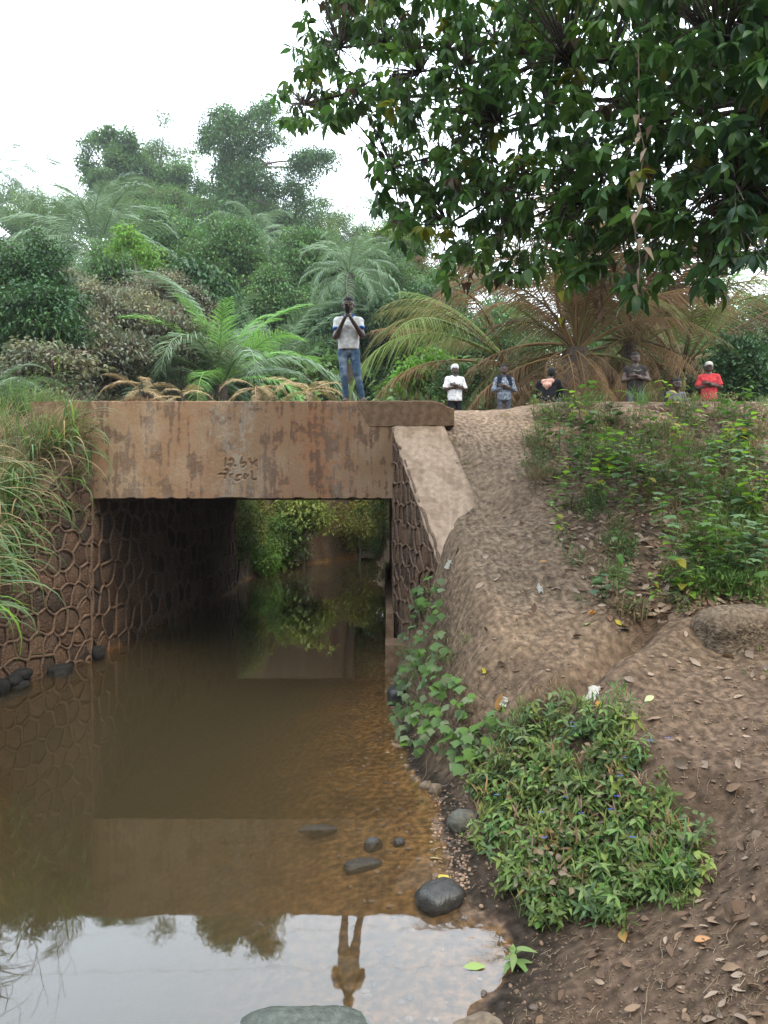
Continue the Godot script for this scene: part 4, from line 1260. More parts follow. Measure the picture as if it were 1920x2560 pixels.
	palm("large oil palm with long arching fronds on the brown hillside", on_ground((238.0 - 960) / FOCAL * 36.0, 36.0), at(238, 640, 36.0).y - on_ground(-15.3, 36.0).y, 38, greens, 1.28, -0.5, 1.35, "oil palms behind the road")
	palm("oil palm with a full round crown right behind the filming man", on_ground((872.0 - 960) / FOCAL * 33.0, 33.0), at(872, 690, 33.0).y - on_ground(-1.7, 33.0).y, 32, greens, 0.74, -0.75, 1.2, "oil palms behind the road")
	palm("dim oil palm half hidden by the vine-clad tree", on_ground((640.0 - 960) / FOCAL * 62.0, 62.0), at(640, 600, 62.0).y - on_ground(-11.7, 62.0).y, 22, greens, 1.4, -0.6, 0.7, "oil palms behind the road")
	palm("oil palm in the shade left of the vine-clad trunk", on_ground((510.0 - 960) / FOCAL * 58.0, 58.0), at(510, 640, 58.0).y - on_ground(-15.4, 58.0).y, 20, greens, 1.2, -0.6, 0.6, "oil palms behind the road")
	palm("tall palm cut by the picture's edge above the ridge", on_ground((-10.0 - 960) / FOCAL * 52.0, 52.0), at(-10, 430, 52.0).y - on_ground(-29.7, 52.0).y, 18, greens, 0.95, -0.7, 0.8, "oil palms behind the road")
	palm("small palm with pale fronds at the left of the roadside grass", on_ground((-30.0 - 960) / FOCAL * 15.0, 15.0) + Vector3(0, 0.2, 0), 0.3, 12, [["young", palm_green]], 0.55, 0.1, 1.1, "young palms")
	palm("distant palm with spread crown beyond the right end of the road", on_ground((1810.0 - 960) / FOCAL * 44.0, 44.0), at(1800, 720, 44.0).y - on_ground(22.0, 44.0).y, 18, [["long", palm_young]], 0.85, -0.5, 0.9, "oil palms behind the road")
	var mix := [["young", palm_young], ["young", palm_young], ["young", palm_green], ["long", palm_green]]
	var far_bank := [["young palm with bright fronds rising behind the bridge", 555, 24.0, 965, 26, mix, 1.2, -0.1, 1.25, "young palms"], ["young palm with broad green fronds left of the filming man", 695, 32.0, 955, 26, mix, 1.55, -0.1, 1.15, "young palms"], ["young palm with dull leaves at the left end of the bridge", 400, 24.0, 975, 18, [["young", palm_green]], 0.95, -0.1, 0.9, "young palms"],
		["low palm with straw-dry fronds drooping behind the kerb", 640, 21.6, 965, 9, [["young", palm_straw]], 0.34, -0.9, 0.3, "withered fronds behind the kerb"], ["tuft of withered fronds left behind the kerb", 350, 21.6, 965, 9, [["young", palm_straw]], 0.4, -0.5, 0.4, "withered fronds behind the kerb"], ["tuft of withered fronds near the filming man's feet", 775, 21.6, 975, 10, [["young", palm_straw]], 0.42, -0.4, 0.5, "withered fronds behind the kerb"], ["tuft of withered fronds beside the dull young palm", 455, 21.8, 985, 6, [["young", palm_straw]], 0.36, -0.3, 0.4, "withered fronds behind the kerb"]]
	for r in far_bank:
		var x: float = (r[1] - 960.0) / FOCAL * r[2]
		var g := on_ground(x, r[2])
		if r[2] < 22.0: g = Vector3((r[1] - 960.0) / FOCAL * 19.5, 4.17, -19.5)
		palm(r[0], g, at(r[1], r[3], -g.z).y - g.y, r[4], r[5], r[6], r[7], r[8], r[9], Vector3.ZERO, 0.2 if r[2] > 22.0 else 0.04)
	# the two big palms whose old fronds hang brown
	var dead := [["dead", palm_dry], ["dead", palm_brown], ["dead", palm_dry], ["long", palm_brown]]
	var olive := foliage("olive_frond", Color(0.135, 0.135, 0.045), 0.6, 0.7)
	var p1 := on_ground((1432.0 - 960) / FOCAL * 17.6, 17.6)
	palm("thick palm trunk skirted with hanging brown fronds", p1, 2.3, 54, dead + [["dead", olive], ["dead", olive]], 1.12, -0.35, 1.4, "palms with brown fronds by the road", Vector3(0.1, 0, 0), 0.32, 0.0, TAU, true)
	var p2 := on_ground((1575.0 - 960) / FOCAL * 19.0, 19.0)
	palm("thinner palm trunk with brown fronds behind the muscular man", p2, 2.8, 36, dead + [["dead", olive]], 1.05, -0.25, 1.35, "palms with brown fronds by the road", Vector3(0.0, 0, 0), 0.22, 0.0, TAU, true)
	for q in [[p1, 2.2, "hanging skirt of dead fronds round the thick palm trunk", 0.42], [p2, 2.7, "hanging skirt of dead fronds round the thinner palm trunk", 0.4]]:
		var skirt := thing("frond_skirt", q[2], "palm fronds", q[0] + Vector3(0, q[1], 0), "dead frond skirts")
		for k in 44:
			part("frond", fronds["dead"][k % 4], palm_dry if k % 3 else palm_brown, skirt, Transform3D((Basis(Vector3.UP, TAU * k / 44.0 + rr(-0.3, 0.3)) * Basis(Vector3.RIGHT, rr(0.35, 1.35)) * Basis(Vector3(0, 0, 1), rr(-0.6, 0.6))).scaled(Vector3(0.6, 0.6, 0.5) * rr(0.75, 1.2) * q[3] / 0.42), Vector3(rr(-0.2, 0.2), rr(-0.7, 0.3), rr(-0.2, 0.2))))
	palm("palm with greening tips stretching towards the bright creepers", on_ground(3.7, 20.5), 2.6, 12, [["dead", olive], ["dead", foliage("pale_olive_frond", Color(0.15, 0.21, 0.055), 0.7, 0.6)], ["dead", palm_dry]], 1.2, 0.05, 0.75, "palms with brown fronds by the road", Vector3.ZERO, 0.25, PI + 0.45, TAU - 0.4)
	palm("palm with brown fronds at the right end of the road", on_ground(9.0, 20.5), 2.5, 16, dead + [["dead", olive]], 1.05, -0.2, 0.9, "palms with brown fronds by the road", Vector3.ZERO, 0.28, 0.0, TAU, true)

	var behind := [[-8.0, -5.0, 8.0], [-11.0, 1.5, 9.0], [-6.0, -10.0, 10.0], [0.5, -13.5, 10.0], [6.5, -11.0, 9.0], [9.5, -5.0, 9.0], [11.0, 1.0, 8.5], [-14.0, 6.0, 9.0], [-2.5, -18.0, 12.0], [13.0, -9.0, 11.0], [-12.0, -9.0, 11.0]]
	for q in behind:
		var g := on_ground(q[0], q[1])
		g.y = maxf(g.y, 1.0)
		var mass := []
		for k in 9: mass.append([Vector3(rr(-1.8, 1.8), q[2] * (0.12 + 0.1 * k), rr(-1.8, 1.8)), Vector3(1.9, 1.3, 1.9), 34])
		leafy("bank_tree", "dense tree on the stream bank downstream of the bridge", "tree", "trees downstream of the bridge", g, [Vector3(0, -0.5, 0), Vector3(0.2, q[2] * 0.5, 0), Vector3(0, q[2] * 0.9, 0)], 0.2, mass, broad, mid_green, 1.6, 0.0, Color(0.8, 0.85, 0.8), 0.1)

	make_overhang()
	make_bank_plants()

# ------------------------------------------------------------------ the tree whose branches hang in from the right
const HANG := [[735, -160], [752, 60], [738, 120], [690, 260], [712, 325], [790, 350], [850, 300], [925, 280], [920, 390], [950, 470], [935, 530], [1010, 610], [1080, 650], [1120, 715], [1170, 655], [1280, 720], [1375, 655], [1440, 720], [1520, 655], [1560, 745], [1640, 715], [1700, 650], [1755, 700], [1800, 760], [1850, 660], [1960, 640], [2120, 560], [2250, -160]]

func make_overhang() -> void:
	var base := on_ground(6.0, 8.2)
	var t := thing("overhanging_tree", "broad leafy tree whose dark branches hang in over the bank", "tree", base)
	var bark := grainy(mat("brown_bark", Color(0.10, 0.075, 0.055), 0.95), noise_tex("stone_grain", 256, 0.03, 0.5, 1.0, 5), noise_tex("stone_bump", 256, 0.05, 0.0, 1.0, 5), 2.0, 2.0)
	var poly := PackedVector2Array()
	for q in HANG: poly.append(Vector2(q[0], q[1]))
	# limbs
	var wood := MB.new()
	var root := Vector3(0, 4.2, 0)
	wood.tube([Vector3(0, -0.4, 0), Vector3(0.05, 1.4, 0.05), Vector3(0.0, 2.8, 0), root], [0.34, 0.27, 0.24, 0.2], 10)
	var ends := [[760, 260, 8.8], [850, 120, 8.6], [980, 420, 8.4], [1050, 180, 8.0], [1120, 560, 8.2], [1250, 300, 7.4], [1300, 560, 7.8], [1420, 150, 6.8], [1480, 500, 7.0], [1620, 320, 6.4], [1700, 560, 6.4], [1800, 120, 6.0], [1850, 480, 5.9], [950, -150, 8.0], [1300, -200, 7.0], [1900, -150, 6.0]]
	var limbs := []
	for e in ends:
		var q: Vector3 = at(e[0], e[1], e[2]) - base
		var pts := []
		var rads := []
		for k in 11:
			var f := k / 10.0
			pts.append(root.lerp(q, f) + Vector3(0, sin(PI * f) * 0.55, 0) + Vector3(nz.get_noise_2d(e[0] + f * 6.0, 1.0), nz.get_noise_2d(e[0] + f * 6.0, 7.0), nz.get_noise_2d(e[0] + f * 6.0, 13.0)) * 0.5 * sin(PI * f))
			rads.append(lerpf(0.085, 0.012, pow(f, 0.7)))
		wood.tube(pts, rads, 6)
		for k in range(3, 11): limbs.append(pts[k])
	# whorls of leaves at the twig ends
	var whorls := []
	var meshes := []
	for k in 6:
		var wl := whorl_mesh([5, 6, 7, 7, 8, 6][k], 0.165, k)
		whorls.append(wl)
		var m := MB.new()
		for l in wl:
			var f := rr(0.8, 1.2)
			m.leaf(l[0], l[1], l[1] * rr(0.34, 0.42), rr(0.15, 0.6), rr(0.1, 0.35), Color(f, f, f), 5, 0.85)
		meshes.append(m.done())
	var sets := [[], [], [], [], [], []]
	var tints := [[], [], [], [], [], []]
	var tips := []
	var tries := 0
	while tips.size() < 2650 and tries < 40000:
		tries += 1
		var u := rr(680, 2250)
		var v := rr(-160, 800)
		if not Geometry2D.is_point_in_polygon(Vector2(u, v), poly): continue
		if Vector2(u - 1690, (v - 395) * 1.4).length() < 42 or Vector2(u - 1545, v - 625).length() < 28: continue
		if nz2.get_noise_2d(u * 0.022, v * 0.022) < -0.22: continue
		var d := lerpf(8.6, 5.4, clampf((u - 700.0) / 1150.0, 0, 1)) + rr(-0.5, 2.4)
		tips.append([u, v, d])
	for k in 420:  # the rest of the crown, above and to the right of the picture
		tips.append([rr(900, 2500), rr(-700, -150), rr(5.0, 10.5)])
	tips.sort_custom(func(a, b): return a[2] < b[2])
	var leaf_mats := []
	for k in 4: leaf_mats.append(foliage("overhang_leaf_%d" % k, [Color(0.030, 0.068, 0.028), Color(0.040, 0.090, 0.026), Color(0.060, 0.125, 0.028), Color(0.026, 0.058, 0.030)][k], 0.75, 0.38))
	var leaf_shapes := []
	for k in 5: leaf_shapes.append(single_leaf(1.0, rr(0.34, 0.42), rr(0.15, 0.55), rr(0.1, 0.3), 0.0, 0.85))
	var mass := foliage("overhang_leaf", Color(1, 1, 1), 1.0, 0.45)
	var own := 0
	for e in tips:
		var q: Vector3 = at(e[0], e[1], e[2]) - base
		var near := limbs[0] as Vector3
		for l in limbs:
			if l.distance_squared_to(q) < near.distance_squared_to(q): near = l
		if near.distance_to(q) < 2.2:
			var mid := near.lerp(q, 0.55) + Vector3(rr(-0.1, 0.1), 0.12, rr(-0.1, 0.1))
			wood.tube([near, mid, q], [0.011, 0.007, 0.004], 3)
		var which := rng.randi() % 6
		var out := Vector3(-0.55, -0.15, 0.1) + rand_dir() * 0.7
		var b := Basis(Vector3.UP, rr(0, TAU)) * Basis(Vector3.RIGHT, rr(-0.5, 0.5))
		b = b * Basis(Vector3(0, 0, 1), rr(-0.3, 0.3))
		q += out * 0.05
		var inside: bool = e[0] > 690 and e[0] < 1915 and e[1] > 0
		if inside and own < 292 and (e[2] < 6.1 or rr(0, 1) < 0.02):
			for l in whorls[which]:
				if own >= 296: break
				own += 1
				var x: Transform3D = Transform3D(b, q) * l[0]
				part("leaf", leaf_shapes[rng.randi() % 5], leaf_mats[rng.randi() % 4], t, Transform3D(x.basis.scaled(Vector3.ONE * l[1]), x.origin))
			continue
		sets[which].append(Transform3D(b.scaled(Vector3.ONE * rr(0.6, 1.35)), q))
		var c := tint(0.6, 1.9, 0.2) * Color(0.044, 0.092, 0.022)
		if rr(0, 1) < 0.03: c = Color(0.14, 0.15, 0.02)  # a yellowed whorl
		elif rr(0, 1) < 0.02: c = Color(0.06, 0.04, 0.02)
		c.a = 1.0
		tints[which].append(c)
	for k in 6: many("foliage", meshes[k], mass, sets[k], tints[k], t)
	part("trunk", wood.done(), bark, t)

	# dead climbers hanging through the crown, with big pale papery leaves
	var heart := lobed_mesh(0.075, 1, 0.86)
	var tan := foliage("papery_leaf", Color(0.30, 0.22, 0.155), 0.5, 0.9)
	var umber := foliage("umber_leaf", Color(0.085, 0.048, 0.030), 0.5, 0.9)
	var yellow := foliage("yellowing_leaf", Color(0.30, 0.30, 0.04), 0.9, 0.6)
	var chains := [[1605, 260, 1590, 700, 5.6, 22, "long dead climber with pale papery leaves hanging through the crown", tan], [1795, 500, 1770, 660, 6.0, 12, "short dead climber with brown leaves beside the right-hand leaves", tan], [1290, 480, 1250, 620, 7.2, 12, "bunch of umber dead leaves in the middle of the crown", umber], [1380, 560, 1400, 800, 7.0, 14, "thin climber with yellow and umber leaves hanging before the palm", yellow], [1520, 640, 1490, 800, 6.6, 10, "thin climber with dark withered leaves left of the long dead climber", umber], [1180, 660, 1150, 720, 7.6, 5, "few dark leaves dangling at the crown's lower edge", umber]]
	for c in chains:
		var top := at(c[0], c[1], c[4])
		var end := at(c[2], c[3], c[4])
		var vine := thing("hanging_vine", c[6], "vine", top, "dead climbers in the overhanging tree")
		var st := MB.new()
		var pts := []
		var rads := []
		for k in 9:
			pts.append((end - top) * (k / 8.0) + Vector3(rr(-0.03, 0.03), 0, rr(-0.03, 0.03)))
			rads.append(0.005)
		pts[0] += Vector3(0, 0.5, 0)
		st.tube(pts, rads, 4)
		part("stem", st.done(), mat("vine_stem", Color(0.12, 0.085, 0.055), 0.9), vine)
		for k in c[5]:
			var f: float = (k + rr(0, 0.8)) / c[5]
			var o: Vector3 = (end - top) * f + Vector3(rr(-0.07, 0.07), rr(-0.05, 0.05), rr(-0.07, 0.07))
			var dir := Vector3(rr(-0.6, 0.6), -1.0, rr(-0.3, 0.6))
			var m: Material = c[7] if rr(0, 1) < 0.62 else umber
			part("leaf", heart, m, vine, Transform3D((Basis(Vector3.UP, rr(-0.9, 0.9)) * aim(dir, rr(-0.5, 0.5)) * Basis(Vector3(0, 0, 1), PI * 0.0)).scaled(Vector3.ONE * rr(0.7, 1.25)), o))

# ------------------------------------------------------------------ plants of the banks
# the point of the ground that lies behind a spot of the view
func hit(u: float, v: float, from := 2.2, to := 13.0) -> Vector3:
	var d := from
	while d < to:
		var q := at(u, v, d)
		if q.y <= maxf(height(q.x, d), 0.0):
			var a := d - 0.16
			for k in 5:
				var m := (a + d) * 0.5
				var w := at(u, v, m)
				if w.y <= maxf(height(w.x, m), 0.0): d = m
				else: a = m
			return at(u, v, d)
		d += 0.16
	return at(u, v, to)

func up_at(p: Vector3) -> Vector3:
	var e := 0.05
	return Vector3(height(p.x - e, -p.z) - height(p.x + e, -p.z), 2.0 * e, -(height(p.x, -p.z - e) - height(p.x, -p.z + e))).normalized()

func lay(p: Vector3, turn: float, tilt := 0.25) -> Basis:
	var y := (up_at(p) + rand_dir() * tilt).normalized()
	var x := y.cross(Vector3(sin(turn), 0.1, cos(turn))).normalized()
	return Basis(x, y, x.cross(y))

func inside(u: float, v: float, poly: PackedVector2Array) -> bool:
	return Geometry2D.is_point_in_polygon(Vector2(u, v), poly)

func poly_of(a: Array) -> PackedVector2Array:
	var p := PackedVector2Array()
	for k in range(0, a.size(), 2): p.append(Vector2(a[k], a[k + 1]))
	return p

func grass_clump(label: String, base: Vector3, n_big: int, n_small: int, length: float, w: float, az: float, spread: float, ms: Array, fine: Array, fine_mat: Material, group: String, hang := 0.0) -> void:
	var c := thing("grass_clump", label, "grass", base, group)
	for k in n_big:
		var s := length * rr(0.6, 1.15)
		var b := Basis(Vector3.UP, az + rr(-spread, spread)) * Basis(Vector3.RIGHT, rr(-0.25, 0.5) + rr(0.0, hang))
		part("blade", blades[rng.randi() % blades.size()], ms[rng.randi() % ms.size()], c, Transform3D(b.scaled_local(Vector3(w / 0.03 / s, 1, 1) * s), Vector3(rr(-0.12, 0.12), -0.02, rr(-0.12, 0.12))))
	for k in n_small:
		part("tuft", fine[rng.randi() % fine.size()], fine_mat, c, Transform3D((Basis(Vector3.UP, az) * Basis(Vector3.RIGHT, rr(0.0, hang)) * Basis(Vector3.UP, rr(0, TAU))).scaled(Vector3.ONE * length * rr(0.7, 1.0)), Vector3(rr(-0.15, 0.15), -0.02, rr(-0.15, 0.15)))).set_meta("kind", "stuff")

var blades := []

func make_bank_plants() -> void:
	var g1 := foliage("grass_green", Color(0.10, 0.19, 0.04), 0.8, 0.5)
	var g2 := foliage("grass_dull", Color(0.105, 0.15, 0.05), 0.6, 0.6)
	var g3 := foliage("grass_straw", Color(0.29, 0.215, 0.11), 0.6, 0.8)
	var g4 := foliage("grass_blue", Color(0.085, 0.165, 0.06), 0.6, 0.5)
	var g5 := foliage("grass_lime", Color(0.17, 0.33, 0.03), 1.0, 0.5)
	for k in 8:
		var m := MB.new()
		blade_into(m, Vector3.ZERO, 0.0, 1.0, 0.03, [1.2, 1.8, 2.4, 2.8, 2.1, 1.5, 2.6, 3.0][k], Color.WHITE, rr(0.85, 1.4), 9)
		blades.append(m.done())
	var fine := []
	for k in 4: fine.append(grass_mesh(26, 0.7, 0.011, 2.0, 0.16))
	# ---- long grass on the left bank
	var left_looks := ["clump of green arching grass overhanging the left bank of the stream", "clump of straw-dry grass hanging down the left bank of the stream", "clump of green and straw grass mixed on the left bank"]
	for k in 78:
		var d := rr(5.6, 9.0) if k < 30 else rr(9.2, 10.95) if k < 54 or k > 65 else rr(10.9, 12.4)
		var x := tab(d, XL) - rr(0.12, 0.6)
		if k >= 30: x = -4.76 - (11.04 - d) * 0.27 - (rr(-0.02, 0.5) if k < 48 or k > 65 else rr(0.4, 1.2))
		if k >= 54 and k < 66: x = rr(-6.9, -6.0)
		var p := on_ground(x, d)
		if (k >= 30 and k < 48) or k > 65: p.y = wing_top(d) + 0.02 - (rr(0.0, 0.7) if k > 65 else 0.0)
		var dry := k % 3
		var long := rr(0.95, 1.45) if k < 30 else rr(0.8, 1.35)
		grass_clump(left_looks[dry], p, 6 if k < 48 or k > 65 else 3, 2, long, rr(0.018, 0.034) if k < 48 or k > 65 else 0.014, 1.15, 0.95, [[g1, g4, g1, g5], [g3, g2, g4], [g1, g2, g3]][dry], fine, [g1, g3, g2][dry], "%s grass on the left bank" % ["green", "straw-dry", "mixed"][dry], 0.9 if (k >= 30 and k < 48) or k > 65 else 0.45)
	for q in [[-25, 1180, 6.2, 0.5, 0.09], [-40, 1500, 6.0, 0.75, 0.045], [-30, 1560, 6.2, 0.95, 0.05], [-20, 1420, 6.3, 0.8, 0.04]]:
		var c := thing("broad_blade", "broad bright grass leaf reaching over the stream from the left bank", "grass", at(q[0], q[1], q[2]) + Vector3(-0.25, -0.1, 0), "broad leaves at the left bank")
		part("blade", blades[1], g5 if q[4] > 0.08 else g4, c, Transform3D((Basis(Vector3.UP, 1.35) * Basis(Vector3.RIGHT, -0.1 if q[4] < 0.08 else -0.5)).scaled_local(Vector3(q[4] / 0.03 / q[3], 1, 1) * q[3]), Vector3.ZERO))
		var stem := MB.new()
		stem.tube([Vector3(0, 0, 0), Vector3(-0.25, -0.3, 0), Vector3(-0.5, -0.9, -0.05)], [0.006, 0.008, 0.01], 5)
		part("stem", stem.done(), g2, c)
	for k in 9:  # tall flowering stalks above the kerb
		var d := rr(9.6, 11.4)
		var x := rr(-5.9, -5.15)
		var b := on_ground(x, d)
		var s := thing("grass_stalk", "tall thin grass stalk rising past the bridge's left end", "grass", b, "tall stalks at the bridge's left end")
		var m := MB.new()
		var pts := []
		var lean := rr(-0.15, 0.55)
		var h := rr(1.0, 2.0)
		for q in 7: pts.append(Vector3(lean * pow(q / 6.0, 2.0) * h * 0.5, h * q / 6.0, 0.05 * q / 6.0))
		m.tube(pts, [0.005, 0.005, 0.004, 0.004, 0.003, 0.003, 0.002], 4)
		part("stem", m.done(), g2, s)
		for q in range(1, 6):
			part("blade", blades[rng.randi() % 8], g1 if q % 2 else g5, s, Transform3D((Basis(Vector3.UP, rr(0, TAU))).scaled_local(Vector3(0.45, 1, 1) * rr(0.3, 0.6)), pts[q]))
	# ---- low dry grass along the kerb and the crest of the road
	var low := [grass_mesh(18, 0.16, 0.006, 2.2, 0.08), grass_mesh(22, 0.24, 0.007, 1.8, 0.1)]
	for k in 2:
		var xs := []
		var cs := []
		for q in 200:
			var x := rr(-5.6, -0.1)
			var p := Vector3(x, 4.17, -rr(11.38, 12.2))
			if q < 34: p = Vector3(rr(-4.25, -3.75), 4.15, -rr(11.06, 11.25))
			elif q > 100:
				x = rr(-5.6, -0.2)
				p = Vector3(x, 4.17, -rr(17.5, 19.6))
			xs.append(Transform3D(Basis(Vector3.UP, rr(0, TAU)).scaled(Vector3.ONE * rr(0.5, 1.1) * (1.6 if q > 100 else 0.8)), p))
			cs.append([Color(0.30, 0.22, 0.12), Color(0.16, 0.22, 0.06), Color(0.20, 0.20, 0.09)][rng.randi() % 3] * rr(0.8, 1.2) if q >= 34 else Color(0.20, 0.115, 0.06))
		for c in cs.size(): cs[c].a = 1.0
		tag(many(numbered("verge_grass"), low[k], foliage("verge_leaf", Color(1, 1, 1), 0.6, 0.7), xs, cs, self), ["short dry grass along the top of the bridge kerb", "short straw-coloured tufts along the bridge deck's far edge"][k], "grass")

	# ---- the embankment right of the path: weeds, grass and litter
	var bank := poly_of([1340, 1010, 1920, 1000, 1930, 1520, 1800, 1500, 1650, 1560, 1500, 1545, 1420, 1400, 1370, 1290, 1310, 1180, 1330, 1090])
	var lobed := [lobed_mesh(0.05, 3, 0.62), lobed_mesh(0.055, 5, 0.6), single_leaf(0.11, 0.05, 0.3, 0.2), single_leaf(0.09, 0.028, 0.4, 0.25)]
	var weed_mats := [foliage("weed_lime", Color(0.17, 0.32, 0.03), 1.0, 0.5), foliage("weed_green", Color(0.085, 0.17, 0.035), 0.8, 0.5), foliage("weed_deep", Color(0.055, 0.11, 0.04), 0.6, 0.5), foliage("weed_yellow", Color(0.32, 0.27, 0.04), 0.9, 0.6)]
	var protos := []
	for k in 6:
		var w := Node3D.new()
		var st := MB.new()
		var h := rr(0.22, 0.45)
		var lean := Vector3(rr(-0.12, 0.12), h, rr(-0.05, 0.15))
		st.tube([Vector3(0, -0.03, 0), lean * 0.5 + Vector3(0.02, 0, 0), lean], [0.004, 0.003, 0.002], 4)
		part("stem", st.done(), g2, w)
		for q in 10:
			var f := 0.25 + 0.75 * q / 9.0
			var a := q * 2.4 + rr(-0.3, 0.3)
			part("leaf", lobed[k % 4], weed_mats[[0, 1, 0, 1, 2, 1][k] if q % 5 else 3 if k == 2 else 1], w, Transform3D(aim(Vector3(cos(a), rr(-0.2, 0.5), sin(a)), rr(-0.3, 0.3)).scaled(Vector3.ONE * rr(0.7, 1.25)), lean * f))
		protos.append(w)
	var looks := ["lime-green lobed-leaf weed on the leaf-strewn embankment", "green five-pointed weed on the leaf-strewn embankment", "broad oval-leaved weed with a yellow leaf on the embankment", "slender narrow-leaved weed on the leaf-strewn embankment", "dark lobed-leaf weed on the shaded embankment", "mid-green five-pointed weed among the embankment's dead leaves"]
	var made := 0
	while made < 150:
		var u := rr(1320, 1930)
		var v := rr(1000, 1560)
		if not inside(u, v, bank): continue
		if v < 1035 and (absf(u - 1772) < 45 or absf(u - 1588) < 45): continue
		var dens := 0.25 + 0.75 * clampf(1.0 - absf(v - 1150.0) / 220.0, 0, 1) * sm(1360, 1480, u) + (0.6 if u > 1700 and v > 1180 else 0.0)
		if rr(0, 1) > dens: continue
		var k := rng.randi() % 6
		var w: Node3D = protos[k].duplicate()
		w.name = numbered("weed")
		add_child(w)
		var p := hit(u, v)
		w.position = p
		w.rotation.y = rr(0, TAU)
		w.scale = Vector3.ONE * rr(0.8, 1.9)
		tag(w, looks[k], "weed", "%s weeds" % ["lime lobed", "five-pointed", "oval-leaved", "narrow-leaved", "dark lobed", "mid-green"][k])
		made += 1
	for w in protos: w.free()
	var herb := [spray_mesh(40, 0.055, 0.02, 0.14, -0.3, false), grass_mesh(34, 0.24, 0.009, 1.7, 0.1)]
	for k in 2:
		var xs := []
		var cs := []
		while xs.size() < [520, 200][k]:
			var u := rr(1300, 1930)
			var v := rr(1000, 1570)
			if not inside(u, v, bank): continue
			var patch := nz.get_noise_2d(u * 0.012, v * 0.012)
			if patch < (0.05 if v > 1180 else -0.2) - 0.45 * sm(1640, 1800, u) * sm(1160, 1260, v): continue
			if v > 1430 and u < 1680 and patch < -0.1: continue
			var p := hit(u, v)
			xs.append(Transform3D(Basis(Vector3.UP, rr(0, TAU)).scaled(Vector3.ONE * rr(0.6, 1.3)), p + Vector3(0, 0.02 if k else 0.08, 0)))
			var bright := sm(1650, 1800, u) * sm(1180, 1280, v) * rr(0.3, 1.0)
			var c := Color(0.095, 0.125, 0.05).lerp(Color(0.12, 0.23, 0.045), maxf(bright, rr(0, 0.4)))
			if rr(0, 1) < 0.38 and bright < 0.6: c = Color(0.22, 0.16, 0.09)
			c = c * rr(0.75, 1.25); c.a = 1.0
			cs.append(c)
		tag(many(["embankment_herbs", "embankment_grass"][k], herb[k], mats["verge_leaf"], xs, cs, self), ["low small-leaved herbs covering the embankment right of the path", "wild grass growing through the litter on the embankment"][k], ["herbs", "grass"][k])
	# tufts that stand out
	for q in [[1350, 1035, 0.34, 1, "grass tuft hanging over the crest right of the speckled-shirted man"], [1400, 1040, 0.36, 1, "grass tuft on the crest below the seated hooded person"], [1255, 1040, 0.2, 0, "small dry tuft on the pink earth at the top of the path"], [1140, 1110, 0.3, 0, "dry brown tuft beside the top of the cement coping"], [1165, 1160, 0.26, 0, "withered tuft beside the middle of the cement coping"], [1175, 1195, 0.2, 0, "low withered tuft at the edge of the cement coping"],
		[1905, 1600, 0.34, 2, "bright green grass tuft behind the earth hummock"], [1915, 1570, 0.3, 2, "bright green grass tuft beside the earth hummock"], [1905, 1680, 0.16, 1, "sparse tuft at the foot of the earth hummock"], [1560, 1530, 0.26, 1, "mixed grass tuft at the foot of the embankment"], [1480, 1500, 0.24, 1, "grass tuft where the embankment meets the path"], [1640, 1500, 0.24, 1, "grass tuft below the bright embankment grass"], [1600, 1010, 0.9, 2, "tall green reed grass standing on the crest before the muscular man"],
		[1180, 1600, 0.2, 1, "fine green tuft on the edge of the cut bank"], [1120, 1600, 0.2, 1, "fine tuft on the cut bank below the path"], [1270, 1800, 0.2, 2, "fresh grass tuft behind the square stone"], [1330, 1790, 0.22, 2, "fresh grass tuft at the upper end of the dayflower patch"], [1640, 2010, 0.14, 1, "small tuft at the dayflower patch's path side"]]:
		grass_clump(q[4], hit(q[0], q[1]), 5, 3, q[2], 0.012, rr(0, TAU), PI, [[g3, g3, g2], [g1, g2, g3], [g5, g1, g5]][q[3]], fine, [g3, g2, g1][q[3]], "grass tufts on the right bank")
	# arching grass and star-leaved creeper on the cut bank beside the water
	for q in [[1060, 1690, 0.55], [1040, 1650, 0.5], [1075, 1640, 0.45], [1020, 1720, 0.5], [1085, 1540, 0.45], [1060, 1520, 0.4], [1100, 1480, 0.35], [1045, 1780, 0.45], [1130, 1650, 0.3]]:
		grass_clump("clump of long grass bending over the water below the stone wing wall", hit(q[0], q[1]), 14, 1, q[2], 0.016, -1.3, 0.9, [g1, g4, g1, g2], fine, g2, "long grass below the wing wall")
	var star := [lobed_mesh(0.062, 3, 0.66), lobed_mesh(0.068, 5, 0.7), lobed_mesh(0.055, 3, 0.72)]
	var star_mats := [foliage("creeper_leaf", Color(0.090, 0.155, 0.052), 0.6, 0.75), foliage("creeper_grey", Color(0.13, 0.165, 0.085), 0.5, 0.8), foliage("creeper_green", Color(0.095, 0.18, 0.035), 0.7, 0.7)]
	for reg in [[poly_of([1010, 1700, 1110, 1690, 1190, 1690, 1260, 1760, 1270, 1850, 1200, 1960, 1130, 1900, 1060, 1890, 1000, 1850, 985, 1780]), 130, "star-leaved creeper hanging down the cut bank to the water"], [poly_of([1045, 1480, 1090, 1400, 1130, 1460, 1130, 1600, 1140, 1720, 1020, 1720, 1010, 1600]), 95, "star-leaved creeper climbing beside the stone wing wall"]]:
		var first := hit(1130, 1800) if reg[1] > 50 else hit(1080, 1560)
		var v := thing("star_leaf_creeper", reg[2], "creeper", first)
		var st := MB.new()
		var prev := Vector3.ZERO
		var got := 0
